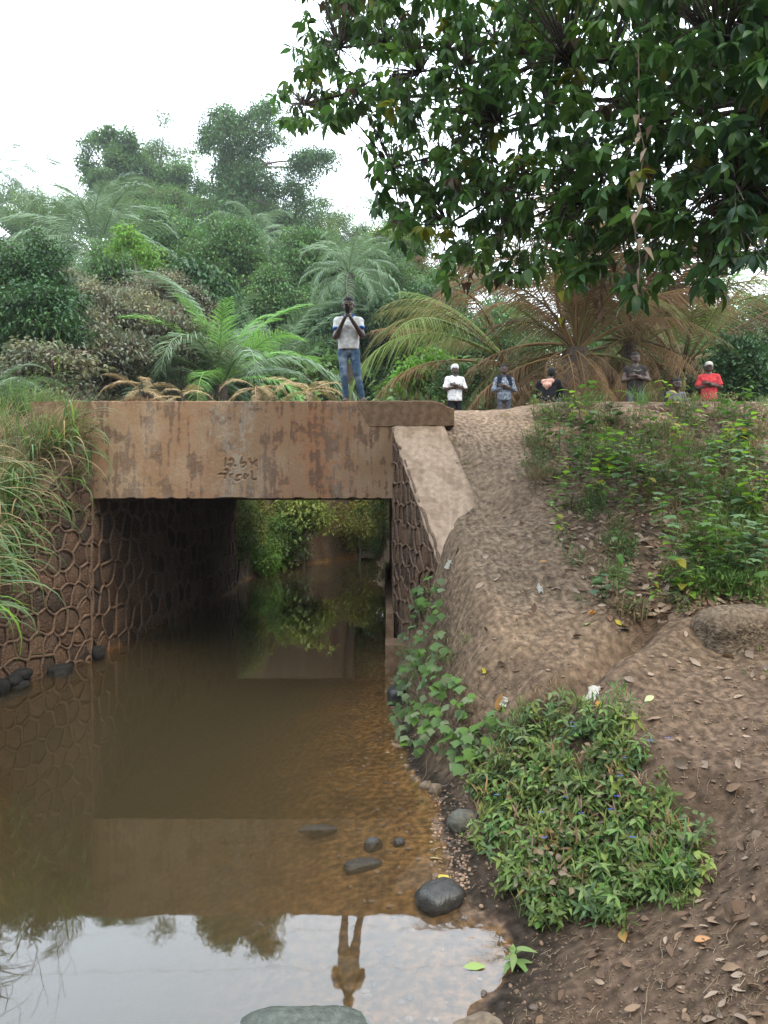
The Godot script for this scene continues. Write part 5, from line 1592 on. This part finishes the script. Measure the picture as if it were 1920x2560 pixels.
		while got < reg[1]:
			var u := rr(980, 1290)
			var w := rr(1420, 1970)
			if not inside(u, w, reg[0]): continue
			var p := hit(u, w)
			var nrm := up_at(p)
			var out := (nrm + Vector3(-0.5, 0.2, 0.4)).normalized()
			var tip := p - first + out * rr(0.06, 0.16)
			part("leaf", star[rng.randi() % 3], star_mats[rng.randi() % 3], v, Transform3D(aim((Vector3(-0.35, -0.55, 0.5) + rand_dir() * 0.45).normalized(), rr(-0.3, 0.3)).scaled(Vector3.ONE * rr(0.75, 1.3)), tip))
			st.tube([p - first, (p - first).lerp(tip, 0.6) + Vector3(0, 0.03, 0), tip], [0.003, 0.0025, 0.002], 3)
			if got % 3 == 0:
				if got and prev.distance_to(p - first) < 0.6: st.tube([prev, prev.lerp(p - first, 0.5) + out * 0.03, p - first], [0.004, 0.004, 0.004], 3)
				prev = p - first
			got += 1
		part("stem", st.done(), mat("creeper_stem", Color(0.10, 0.10, 0.05), 0.8), v).set_meta("kind", "stuff")
	# bare roots on the cut bank
	var roots := MB.new()
	for k in 60:
		var a := hit(rr(1040, 1260), rr(1620, 1900))
		var pts := []
		var q := a + Vector3(-0.02, 0.02, 0.02)
		for m in 6:
			pts.append(q)
			q += Vector3(rr(-0.05, 0.03), -rr(0.02, 0.07), rr(-0.03, 0.05))
			q.y = maxf(q.y, height(q.x, -q.z) + 0.005)
		roots.tube(pts, [0.005, 0.005, 0.004, 0.004, 0.003, 0.002], 4)
	single("roots", roots.done(), mat("root", Color(0.13, 0.085, 0.055), 0.95), "thin bare roots hanging out of the cut bank", "roots", Transform3D(), "", "stuff")

	# ---- the patch of dayflowers beside the water
	var patch := poly_of([1170, 2010, 1190, 1900, 1240, 1830, 1330, 1775, 1450, 1765, 1560, 1815, 1625, 1900, 1640, 1990, 1690, 2080, 1750, 2180, 1720, 2250, 1640, 2290, 1560, 2330, 1470, 2300, 1380, 2330, 1330, 2260, 1230, 2170])
	var home := hit(1440, 2060)
	var df := thing("dayflower_patch", "dense patch of leafy dayflowers with tiny blue blooms beside the water", "plants", home)
	var sprig := []
	for k in 5:
		var m := MB.new()
		var lean := Vector3(rr(-0.06, 0.06), rr(0.12, 0.2), rr(-0.02, 0.08))
		m.tube([Vector3(0, -0.03, 0), lean * 0.5, lean], [0.003, 0.0025, 0.002], 3, Color(1.2, 1.1, 0.8))
		for q in 8:
			var a := q * 2.5 + rr(-0.4, 0.4)
			var f := rr(0.8, 1.2)
			m.leaf(Transform3D(aim(Vector3(cos(a), rr(-0.15, 0.55), sin(a)), rr(-0.3, 0.3)), lean * (0.2 + 0.8 * q / 7.0)), rr(0.05, 0.085), rr(0.018, 0.028), rr(0.1, 0.5), rr(0.15, 0.4), Color(f, f, f), 4, 0.8)
		sprig.append(m.done())
	var px := [[], [], [], [], []]
	var pc := [[], [], [], [], []]
	var spots := []
	while spots.size() < 900:
		var u := rr(1160, 1760)
		var v := rr(1760, 2340)
		if not inside(u + rr(-30, 30), v + rr(-30, 30), patch): continue
		if nz.get_noise_2d(u * 0.03, v * 0.03) < -0.2 or rr(0, 1) < sm(-0.2, 0.3, nz2.get_noise_2d(u * 0.02 + 50.0, v * 0.02)) * 0.5: continue
		spots.append(hit(u, v))
	for p in spots:
		var k := rng.randi() % 5
		px[k].append(Transform3D((lay(p, rr(0, TAU), 0.5)).scaled(Vector3.ONE * rr(0.45, 1.2)), p - home))
		pc[k].append(tint(0.6, 1.35, 0.28))
	var day := foliage("dayflower_leaf", Color(0.144, 0.206, 0.062), 0.7, 0.55)
	for k in 5: many("foliage", sprig[k], day, px[k], pc[k], df)
	var day_leaf := [single_leaf(0.085, 0.028, 0.35, 0.3), single_leaf(0.075, 0.03, 0.5, 0.2), single_leaf(0.095, 0.026, 0.2, 0.35)]
	var day_mats := [foliage("dayflower_pale", Color(0.167, 0.236, 0.081), 0.6, 0.45), foliage("dayflower_mid", Color(0.120, 0.204, 0.054), 0.6, 0.45), foliage("dayflower_dull", Color(0.132, 0.168, 0.072), 0.5, 0.5)]
	for k in 60:
		var p: Vector3 = spots[k * 10] - home + Vector3(rr(-0.02, 0.02), rr(0.14, 0.22), rr(0.0, 0.06))
		for q in 5:
			var a := q * 1.26 + rr(-0.4, 0.4)
			part("leaf", day_leaf[rng.randi() % 3], day_mats[rng.randi() % 3], df, Transform3D(aim(Vector3(cos(a), rr(-0.25, 0.4), sin(a)), rr(-0.3, 0.3)), p + Vector3(0, q * -0.008, 0)))
	var gx := []
	var gc := []
	for k in 70:
		gx.append(Transform3D(Basis(Vector3.UP, rr(0, TAU)).scaled(Vector3.ONE * rr(0.5, 0.95)), spots[k * 8 + 3] - home))
		gc.append(tint(0.7, 1.3, 0.2) * Color(0.13, 0.20, 0.06))
	# other weeds and dead leaves mixed in
	var other := [spray_mesh(22, 0.035, 0.028, 0.09, -0.2, false), spray_mesh(16, 0.10, 0.012, 0.09, -0.6, false)]
	for k in 2:
		var ox := []
		var oc := []
		for q in [80, 110][k]:
			ox.append(Transform3D(Basis(Vector3.UP, rr(0, TAU)).scaled(Vector3.ONE * rr(0.7, 1.4)), spots[(q * 7 + k * 3) % 900] - home + Vector3(0, rr(0.05, 0.16), 0)))
			oc.append(tint(0.7, 1.3, 0.2) * ([Color(0.10, 0.19, 0.04), Color(0.15, 0.20, 0.07), Color(0.22, 0.15, 0.09)][rng.randi() % 3]))
		many("undergrowth", other[k], mats["verge_leaf"], ox, oc, df)
	many("grass_blades", grass_mesh(16, 0.24, 0.008, 1.6, 0.08), mats["verge_leaf"], gx, gc, df)
	var petal := MB.new()
	for q in 3:
		var a := q * 1.5 - 1.5
		petal.leaf(Transform3D(aim(Vector3(sin(a), 0.55, cos(a) * 0.4 + 0.4)), Vector3.ZERO), 0.017, 0.015, 0.2, 0.1, Color.WHITE, 3)
	var pm := petal.done()
	for q in [[1487, 1778], [1425, 1845], [1427, 1855], [1618, 1896], [1553, 1938], [1543, 1984], [1407, 2035], [1534, 2035], [1238, 2023], [1347, 2071], [1447, 2076], [1518, 2068], [1356, 2137], [1573, 2141], [1660, 1890]]:
		part("flower", pm, mat("blue_petal", Color(0.03, 0.11, 0.62), 0.6, false, 0.4), df, Transform3D(Basis().scaled(Vector3.ONE * 1.25), hit(q[0], q[1] + 25) - home + Vector3(0, 0.2, 0.05)))
	# larger single plants at its edges
	for q in [[1670, 2190, 0.3, "broad-leaved seedling at the path side of the dayflower patch"], [1690, 2120, 0.26, "seedling with paired leaves beside the yellow leaf"], [1520, 2290, 0.26, "low seedling at the foot of the dayflower patch"], [1235, 1990, 0.3, "pale leafy sprig beside the round grey stone"], [1270, 2230, 0.26, "drooping sprig above the dark cobble"], [1540, 1900, 0.22, "small sprig on the bare path edge"], [1280, 2420, 0.2, "small sprig lying at the water's edge"]]:
		var p := hit(q[0], q[1])
		var w := thing("seedling", q[3], "plant", p, "seedlings round the dayflower patch")
		var st := MB.new()
		st.tube([Vector3(0, -0.02, 0), Vector3(0.01, q[2] * 0.3, 0.01), Vector3(0.02, q[2] * 0.6, 0.02)], [0.004, 0.003, 0.002], 4)
		part("stem", st.done(), g2, w)
		for k in 9: part("leaf", day_leaf[k % 3], day_mats[k % 2], w, Transform3D(aim(Vector3(cos(k * 2.4), rr(-0.2, 0.4), sin(k * 2.4)), rr(-0.3, 0.3)).scaled(Vector3.ONE * rr(1.0, 1.5)), Vector3(0.01, q[2] * (0.15 + 0.05 * k), 0.01)))

	# ---- what shows through the bridge opening
	var broad := [spray_mesh(30, 0.26, 0.12, 0.5, 0.5), spray_mesh(34, 0.16, 0.06, 0.5, 0.6)]
	var dark := foliage("opening_leaf", Color(0.15, 0.22, 0.085), 0.7, 0.5)
	for q in [[650, 1330, 24.5, 0.9, 0.9, 60, 1, Color(0.9, 1.1, 0.6), "leafy bush in the water beyond the bridge's left wall"], [690, 1330, 26.0, 1.1, 1.0, 70, 0, Color(0.9, 0.95, 0.8), "broad-leaved bush leaning over the far pool"], [760, 1270, 26.5, 1.3, 0.7, 60, 0, Color(1.6, 1.35, 0.9), "pale withered branch above the far pool"], [900, 1290, 29.0, 1.6, 1.0, 80, 1, Color(1.3, 0.95, 0.6), "brown creepers on the far pool's bank"], [640, 1400, 25.0, 0.7, 0.35, 30, 1, Color(1.3, 1.7, 0.5), "bright herbs at the water beyond the bridge"], [800, 1330, 31.0, 2.2, 1.2, 90, 1, Color(1.0, 0.8, 0.55), "dry undergrowth at the end of the far pool"]]:
		var c := at(q[0], q[1], q[2])
		var gb := Vector3(c.x, maxf(height(c.x, q[2]), -0.2), c.z)
		leafy("streamside_bush", q[8], "bush", "bushes round the far pool", gb, [Vector3(0, -0.2, 0), c - gb], 0.05, [[c - gb, Vector3(q[3], q[4], q[3] * 0.7), q[5]], [c - gb + Vector3(0.3, -q[4] * 0.6, 0.1), Vector3(q[3], q[4], q[3]) * 0.6, int(q[5] * 0.5)]], [broad[q[6]]], dark, 0.7, 0.1, q[7], 0.12)
	for q in [[612, 1310, 20.9, 0.5, 1.0, 46, Color(1.0, 1.0, 0.7), "creeper-covered bush at the rear of the left abutment"], [640, 1290, 22.4, 0.7, 0.7, 50, Color(1.2, 0.85, 0.5), "brown vines hanging down the far pool's left bank"], [668, 1390, 23.6, 0.6, 0.5, 40, Color(0.8, 1.1, 0.5), "low green bush on the far pool's left bank"]]:
		var c := at(q[0], q[1], q[2])
		c.x = tab(q[2], XL) + 0.15
		var gb := Vector3(c.x - 0.25, maxf(height(c.x - 0.25, q[2]), -0.2), c.z)
		leafy("streamside_bush", q[7], "bush", "bushes round the far pool", gb, [Vector3(0, -0.2, 0), c - gb], 0.04, [[c - gb, Vector3(q[3], q[4], q[3] * 0.9), q[5]], [c - gb + Vector3(0.1, -q[4] * 0.7, 0.2), Vector3(q[3], q[4], q[3]) * 0.6, int(q[5] * 0.5)], [c - gb + Vector3(-0.1, q[4] * 0.8, -0.1), Vector3(q[3], q[4], q[3]) * 0.6, int(q[5] * 0.5)]], [broad[1]], dark, 0.6, 0.15, q[6], 0.15)
	var cur := thing("hanging_creeper", "curtain of small-leaved creeper hanging at the rear of the right abutment", "creeper", Vector3(-0.12, 3.0, -20.1))
	var xs2 := []
	var cs2 := []
	for k in 90:
		xs2.append(Transform3D(Basis(Vector3.UP, rr(0, TAU)).scaled(Vector3.ONE * rr(0.25, 0.45)), Vector3(rr(-0.28, 0.25), -rr(0.0, 2.75), rr(-0.3, 0.25))))
		cs2.append(tint(0.7, 1.3, 0.2))
	many("foliage", broad[1], dark, xs2, cs2, cur)
	var cst := MB.new()
	for k in 7: cst.tube([Vector3(rr(-0.2, 0.3), 0.4, 0), Vector3(rr(-0.25, 0.25), -1.2, 0), Vector3(rr(-0.3, 0.2), -2.8, 0)], [0.01, 0.008, 0.005], 4)
	part("stem", cst.done(), mat("creeper_stem", Color.WHITE), cur).set_meta("kind", "stuff")

# ------------------------------------------------------------------ stones, leaves and litter
func stone_mesh(seed_: int, flat: float, edgy: float) -> ArrayMesh:
	var m := MB.new()
	var n := FastNoiseLite.new()
	n.seed = seed_
	n.frequency = 0.75
	var rows := 22
	var cols := 36
	for j in rows + 1:
		for k in cols:
			var a := PI * j / rows
			var b := TAU * k / cols
			var q := Vector3(sin(a) * cos(b), cos(a), sin(a) * sin(b))
			# pebble: a superellipsoid with broad facets
			var r := pow(pow(absf(q.x), edgy) + pow(absf(q.y), edgy) + pow(absf(q.z), edgy), -1.0 / edgy)
			q *= r * (1.0 + 0.16 * n.get_noise_3dv(q * 1.4) + 0.03 * n.get_noise_3dv(q * 6.0))
			m.p(Vector3(q.x, q.y * flat, q.z), Color.WHITE, Vector2(float(k) / cols, float(j) / rows))
	for j in rows:
		for k in cols:
			var k2 := (k + 1) % cols
			m.quad(j * cols + k, j * cols + k2, (j + 1) * cols + k2, (j + 1) * cols + k)
	return m.done()

func make_details() -> void:
	var shapes := []
	for k in 6: shapes.append(stone_mesh(k + 3, 1.0, [2.6, 3.2, 2.3, 3.6, 2.8, 2.5][k]))
	var rock := func(key: String, col: Color, rough: float) -> StandardMaterial3D:
		return grainy(mat(key, col, rough, false, 0.0, 0.45), noise_tex("rock_grain", 512, 0.015, 0.6, 1.0, 6), noise_tex("rock_bump", 512, 0.04, 0.0, 1.0, 5), 0.5, 2.4)
	var wet: Material = rock.call("wet_stone", Color(0.052, 0.048, 0.043), 0.42)
	var grey: Material = rock.call("grey_stone", Color(0.115, 0.112, 0.088), 0.65)
	var black: Material = rock.call("black_stone", Color(0.018, 0.016, 0.014), 0.8)
	var green: Material = rock.call("greenish_stone", Color(0.098, 0.110, 0.090), 0.5)
	var tan: Material = rock.call("tan_stone", Color(0.20, 0.148, 0.102), 0.9)
	# [u, v of the middle, d, half sizes, turn, shape, material, label]
	for q in [[757, 2575, 3.3, Vector3(0.34, 0.085, 0.13), 0.05, 0, green, "large flat greenish stone rising from the stream at the near edge"], [1100, 2247, 4.33, Vector3(0.155, 0.10, 0.125), 0.5, 4, wet, "dark wet angular cobble where the water meets the mud"], [1160, 2088, 5.2, Vector3(0.13, 0.085, 0.10), 0.2, 2, grey, "smooth round grey-green stone beside the weeds"],
		[932, 2098, 5.12, Vector3(0.07, 0.055, 0.055), 0.6, 5, wet, "small dark rock breaking the shallow water"], [998, 2098, 5.12, Vector3(0.045, 0.035, 0.04), 0.1, 4, wet, "fist-sized dark rock beside the shallow rocks"], [905, 2158, 4.85, Vector3(0.14, 0.04, 0.06), 0.25, 5, wet, "long half-drowned stone with its top above the water"], [795, 2058, 5.42, Vector3(0.15, 0.035, 0.045), 0.05, 0, wet, "long dark stone lying just under the water"], [1090, 1985, 5.95, Vector3(0.065, 0.06, 0.06), 0.4, 2, tan, "brown rounded stone under the creeper at the water's edge"], [1065, 1975, 6.05, Vector3(0.05, 0.04, 0.05), 1.0, 4, tan, "small tan stone beside the brown rounded stone"],
		[1195, 2585, 3.2, Vector3(0.13, 0.06, 0.09), 0.5, 3, tan, "pale weathered rock at the muddy corner of the pool"], [1480, 2470, 2.9, Vector3(0.04, 0.02, 0.03), 0.5, 5, grey, "flat grey pebble on the dark mud"],
		[1000, 1760, 8.6, Vector3(0.16, 0.14, 0.16), 0.1, 3, wet, "dark damp rock at the foot of the wing wall"]]:
		var c := at(q[0], q[1], q[2])
		var label: String = q[7]
		var gy := height(c.x, q[2])
		if c.y > 0.25: c.y = gy + q[3].y * 0.35
		elif label.contains("under the water"): c.y = -0.075
		else: c.y = maxf(gy, -0.06) + q[3].y * 0.2
		single("stone", shapes[q[5]], q[6], label, "stone", Transform3D(Basis(Vector3.UP, q[4]).scaled_local(q[3]), c))
	# hummock of hard earth
	var hp := hit(1850, 1600)
	var earth := grainy(mat("hard_earth", Color(0.235, 0.172, 0.12), 0.95, false, 0.0, 0.2), tex["earth_grain"], tex["earth_bump"], 2.0, 0.9)
	single("earth_hummock", stone_mesh(41, 1.0, 3.0), earth, "hummock of hard bare earth at the foot of the embankment", "hummock", Transform3D(Basis(Vector3.UP, 0.3).scaled_local(Vector3(0.42, 0.26, 0.3)), hp + Vector3(0.05, 0.02, -0.1)))
	# stones at the foot of the left wing wall
	for k in 9:
		var d := rr(9.0, 11.2)
		single("stone", shapes[k % 6], black, "black damp stone at the foot of the left wing wall", "stone", Transform3D(Basis(Vector3.UP, rr(0, 3)).scaled_local(Vector3(rr(0.1, 0.2), rr(0.07, 0.13), rr(0.1, 0.18))), Vector3(tab(d, XL) + rr(0.02, 0.22), rr(-0.05, 0.12), -d)), "stones at the foot of the left wing wall")
	# gravel spit
	var xs := []
	var cs := []
	for k in 420:
		var u := rr(1075, 1175)
		var v := rr(1960, 2240)
		var p := hit(u, v)
		if p.y > 0.35: continue
		p.y = height(p.x, -p.z)
		xs.append(Transform3D(Basis(Vector3.UP, rr(0, TAU)).scaled(Vector3(rr(0.6, 1.5), rr(0.5, 0.9), rr(0.6, 1.3)) * rr(0.004, 0.012)), p + Vector3(0, 0.003, 0)))
		cs.append([Color(0.22, 0.12, 0.07), Color(0.16, 0.095, 0.06), Color(0.27, 0.18, 0.12), Color(0.09, 0.06, 0.045)][rng.randi() % 4])
	for k in 260:  # pebbles on the shallow bed and in the mud
		var d := rr(3.2, 8.5)
		var x := tab(d, XR) - rr(-0.35, 0.8)
		xs.append(Transform3D(Basis(Vector3.UP, rr(0, TAU)).scaled(Vector3(rr(0.6, 1.5), rr(0.4, 0.8), rr(0.6, 1.3)) * rr(0.006, 0.02)), Vector3(x, height(x, d) + 0.003, -d)))
		cs.append([Color(0.14, 0.085, 0.05), Color(0.07, 0.045, 0.03), Color(0.19, 0.125, 0.075)][rng.randi() % 3])
	tag(many("gravel", shapes[2], mat("pebble", Color(1, 1, 1), 0.5, true, 0.0, 0.5), xs, cs, self), "small reddish pebbles along the edge of the stream", "gravel")

	# ---- fallen leaves
	var leaf_shapes := []
	for k in 6: leaf_shapes.append(single_leaf(0.105, [0.05, 0.042, 0.06, 0.046, 0.055, 0.038][k], rr(-0.2, 0.25), rr(0.15, 0.6), rr(-2.0, 2.0), 0.85))
	var dead := []
	for c in [Color(0.225, 0.15, 0.10), Color(0.165, 0.105, 0.068), Color(0.29, 0.215, 0.16), Color(0.115, 0.07, 0.046), Color(0.21, 0.155, 0.118)]: dead.append(foliage("dead_leaf_%d" % dead.size(), c, 0.3, 0.85))
	var path := poly_of([1160, 1200, 1330, 1200, 1420, 1420, 1560, 1570, 1700, 1580, 1920, 1640, 1920, 2560, 1330, 2560, 1480, 2330, 1760, 2230, 1640, 1900, 1450, 1760, 1300, 1740, 1180, 1600, 1120, 1450])
	var bank := poly_of([1340, 1020, 1920, 1010, 1930, 1500, 1650, 1560, 1500, 1530, 1370, 1290, 1330, 1200])
	var made := 0
	while made < 290:
		var on_path := made < 170
		var u := rr(1120, 1925)
		var v := rr(1010, 2560)
		if not inside(u, v, path if on_path else bank): continue
		if on_path and v > 1700 and v < 2000 and rr(0, 1) < 0.6: continue
		var p := hit(u, v)
		p.y = height(p.x, -p.z)
		var dark_mud := u < 1650 and v > 2330
		var size := rr(0.4, 1.1) * (0.75 if -p.z < 4.0 else 1.0)
		var hue := 3 if dark_mud and rr(0, 1) < 0.5 else rng.randi() % 5
		var form := rng.randi() % 6
		var tone: String = ["tan", "brown", "pale buff", "dark umber", "greyish tan"][hue]
		var cut: String = ["oval", "slender", "broad", "plain oval", "wide", "narrow"][form]
		var spot := "on the bare earth of the path"
		if not on_path: spot = "in the litter on the embankment"
		elif v > 2250: spot = "on the dark earth near the water"
		elif v > 1640: spot = "on the foreground earth right of the dayflowers"
		single("fallen_leaf", leaf_shapes[form], dead[hue], "%s %s dead leaf lying %s" % [cut, tone, spot], "leaf", Transform3D(lay(p, rr(0, TAU), 0.3).scaled(Vector3.ONE * size), p + Vector3(0, 0.012, 0)), "fallen leaves " + spot)
		made += 1
	var bright := [[1350, 1410, Color(0.42, 0.17, 0.03), "orange leaf on the path beside the embankment grass"], [1490, 1535, Color(0.42, 0.17, 0.03), "orange fallen leaf at the foot of the embankment"], [1465, 1570, Color(0.28, 0.36, 0.12), "pale green leaf lying on the path above the gully"], [1555, 1572, Color(0.42, 0.32, 0.04), "yellow leaf on the path above the gully"], [1245, 1788, Color(0.27, 0.13, 0.03), "large orange-brown leaf at the top of the cut bank"], [1500, 1760, Color(0.38, 0.20, 0.04), "orange leaf beside the white plastic scrap"], [1635, 1750, Color(0.45, 0.48, 0.25), "pale yellow leaf on the bare foreground earth"], [1715, 2105, Color(0.30, 0.33, 0.04), "yellow-green leaf caught in the dayflowers' edge"], [1735, 2368, Color(0.42, 0.22, 0.10), "orange curled leaf on the dark earth"], [1555, 2340, Color(0.36, 0.21, 0.06), "ochre leaf below the dayflower patch"], [1215, 1690, Color(0.55, 0.48, 0.03), "bright yellow leaf over the star-leaved creeper"]]
	for q in bright:
		var p := hit(q[0], q[1])
		var s := rr(0.8, 1.1)
		if q[3].begins_with("large"): s = 1.9
		single("fallen_leaf", leaf_shapes[2], foliage("leaf_%d_%d" % [q[0], q[1]], q[2], 0.5, 0.6), q[3], "leaf", Transform3D(lay(p, rr(0, TAU), 0.2).scaled(Vector3.ONE * s * 0.9), p + Vector3(0, 0.03, 0)))
	for q in [[1215, 2418, Color(0.24, 0.33, 0.10), "round green leaf floating on the near pool"], [1165, 2250, Color(0.26, 0.22, 0.10), "tan leaf floating below the dark cobble"], [1120, 2190, Color(0.45, 0.36, 0.06), "yellow leaf floating beside the gravel"], [1075, 2145, Color(0.33, 0.26, 0.12), "pale leaf floating in the shallows"]]:
		var d: float = EYE * FOCAL / (q[1] - 1255.0)
		single("floating_leaf", leaf_shapes[4], foliage("float_%d" % q[0], q[2], 0.4, 0.4), q[3], "leaf", Transform3D(Basis(Vector3.UP, rr(0, TAU)).scaled(Vector3(1.2, 0.4, 0.75)), Vector3((q[0] - 960.0) / FOCAL * d, 0.006, -d)))
	xs = []
	cs = []
	while xs.size() < 2300:
		var u := rr(1300, 1930)
		var v := rr(1005, 1570)
		if not inside(u, v, bank) and rr(0, 1) > 0.08: continue
		var p := hit(u, v)
		p.y = height(p.x, -p.z)
		xs.append(Transform3D(lay(p, rr(0, TAU), 0.45).scaled(Vector3.ONE * rr(0.45, 1.1)), p + Vector3(0, rr(0.005, 0.035), 0)))
		cs.append([Color(0.25, 0.165, 0.11), Color(0.16, 0.095, 0.06), Color(0.32, 0.235, 0.17), Color(0.11, 0.065, 0.042)][rng.randi() % 4] * rr(0.8, 1.15))
	for c in cs.size(): cs[c].a = 1.0
	tag(many("leaf_litter", leaf_shapes[0], foliage("litter_leaf", Color(1, 1, 1), 0.3, 0.85), xs, cs, self), "layer of dead leaves on the embankment beneath the overhanging tree", "leaf litter")
	# twigs and crumbs of soil on the path and the mud
	var twig := MB.new()
	twig.tube([Vector3(-0.5, 0, 0), Vector3(-0.15, 0.04, 0.05), Vector3(0.2, 0.0, -0.03), Vector3(0.5, 0.03, 0.04)], [0.022, 0.02, 0.016, 0.01], 4)
	var twig_mesh := twig.done()
	var tw := 0
	while tw < 70:
		var u := rr(1150, 1925)
		var v := rr(1250, 2560)
		if not inside(u, v, path): continue
		var p := hit(u, v)
		p.y = height(p.x, -p.z)
		single("twig", twig_mesh, mat("twig_bark", Color(0.17, 0.115, 0.08), 0.9), "thin dry twig lying on the bare earth of the path", "twig", Transform3D(lay(p, rr(0, TAU), 0.1).scaled(Vector3.ONE * rr(0.05, 0.15)), p + Vector3(0, 0.006, 0)), "twigs on the path")
		tw += 1
	xs = []
	cs = []
	while xs.size() < 5000:
		var u := rr(1120, 1925)
		var v := rr(1100, 2560)
		var p := hit(u, v)
		if p.y < 0.03: continue
		p.y = height(p.x, -p.z)
		var s := rr(0.002, 0.008) * (1.0 if rr(0, 1) < 0.95 else 2.0)
		xs.append(Transform3D(Basis(Vector3.UP, rr(0, TAU)).scaled(Vector3(rr(0.7, 1.4), rr(0.5, 1.0), rr(0.7, 1.3)) * s), p + Vector3(0, s * 0.3, 0)))
		var c := Color(0.25, 0.175, 0.125).lerp(Color(0.13, 0.09, 0.065), sm(1500, 2100, v)) * rr(0.75, 1.25)
		c.a = 1.0
		cs.append(c)
	tag(many("soil_crumbs", stone_low(), mat("crumb", Color(1, 1, 1), 0.95, true, 0.0, 0.2), xs, cs, self), "crumbs of dry soil scattered over the path", "soil")

	var straw := MB.new()
	straw.tube([Vector3(-0.5, 0, 0), Vector3(0, 0.06, 0.07), Vector3(0.5, 0, -0.04)], [0.016, 0.018, 0.01], 3)
	xs = []
	cs = []
	while xs.size() < 2600:
		var p := hit(rr(1120, 1925), rr(1080, 2560))
		if p.y < 0.03 or nz.get_noise_2d(p.x * 2.5, p.z * 2.5) < -0.1: continue
		p.y = height(p.x, -p.z)
		xs.append(Transform3D(lay(p, rr(0, TAU), 0.12).scaled(Vector3.ONE * rr(0.02, 0.06)), p + Vector3(0, 0.004, 0)))
		var c: Color = [Color(0.30, 0.22, 0.14), Color(0.16, 0.105, 0.07), Color(0.40, 0.31, 0.21), Color(0.09, 0.06, 0.042)][rng.randi() % 4]
		cs.append(c)
	tag(many("straw_litter", straw.done(), mats["crumb"], xs, cs, self), "bits of straw and root fibre strewn over the path", "straw")

	# ---- scraps of rubbish
	var plastic := mat("white_plastic", Color(0.46, 0.43, 0.41), 0.5, false, 0.6)
	for q in [[1483, 1742, 0.13, 0.05, 0.9, "crumpled white plastic scrap lying in the gully"], [1125, 1415, 0.08, 0.045, 0.2, "white paper scrap on the edge of the cut bank"], [1350, 1480, 0.09, 0.03, 1.5, "torn pale sachet on the path"], [1265, 1760, 0.06, 0.04, 0.4, "grey plastic scrap at the edge of the cut bank"]]:
		var p := hit(q[0], q[1])
		var m := MB.new()
		for j in 9:
			for k in 9:
				var x: float = (k / 8.0 - 0.5) * q[2] * 1.3
				var z: float = (j / 8.0 - 0.5) * q[3] * 1.6
				m.p(Vector3(x, 0.02 + 0.06 * nz.get_noise_2d(x * 60.0 + q[0], z * 60.0) + 0.02 * cos(z / q[3] * 2.5), z))
		for j in 8:
			for k in 8: m.quad(j * 9 + k, j * 9 + k + 1, j * 9 + k + 10, j * 9 + k + 9)
		single("plastic_scrap", m.done(), plastic, q[5], "litter", Transform3D(lay(p, q[4], 0.05), p + Vector3(0, 0.01, 0)))
	# ---- power lines far behind the wood
	var wire := mat("cable", Color(0.30, 0.31, 0.33), 0.6)
	for q in [[136, 152, "upper power line crossing the sky above the wood"], [236, 246, "middle power line crossing the sky above the wood"], [302, 310, "lower power line crossing the sky above the ridge"]]:
		var m := MB.new()
		var pts := []
		var rads := []
		for k in 25:
			var f := k / 24.0
			pts.append(at(lerpf(-900, 2300, f), lerpf(q[0] - 12, q[1] + 30, f) + 26.0 * sin(PI * f), 95.0))
			rads.append(0.024)
		m.tube(pts, rads, 5)
		single("power_line", m.done(), wire, q[2], "cable", Transform3D(), "power lines")

func stone_low() -> ArrayMesh:
	var m := MB.new()
	for j in 5:
		for k in 6:
			var a := PI * j / 4.0
			var b := TAU * k / 6.0
			m.p(Vector3(sin(a) * cos(b), cos(a), sin(a) * sin(b)) * rr(0.8, 1.15))
	for j in 4:
		for k in 6: m.quad(j * 6 + k, j * 6 + (k + 1) % 6, (j + 1) * 6 + (k + 1) % 6, (j + 1) * 6 + k)
	return m.done()
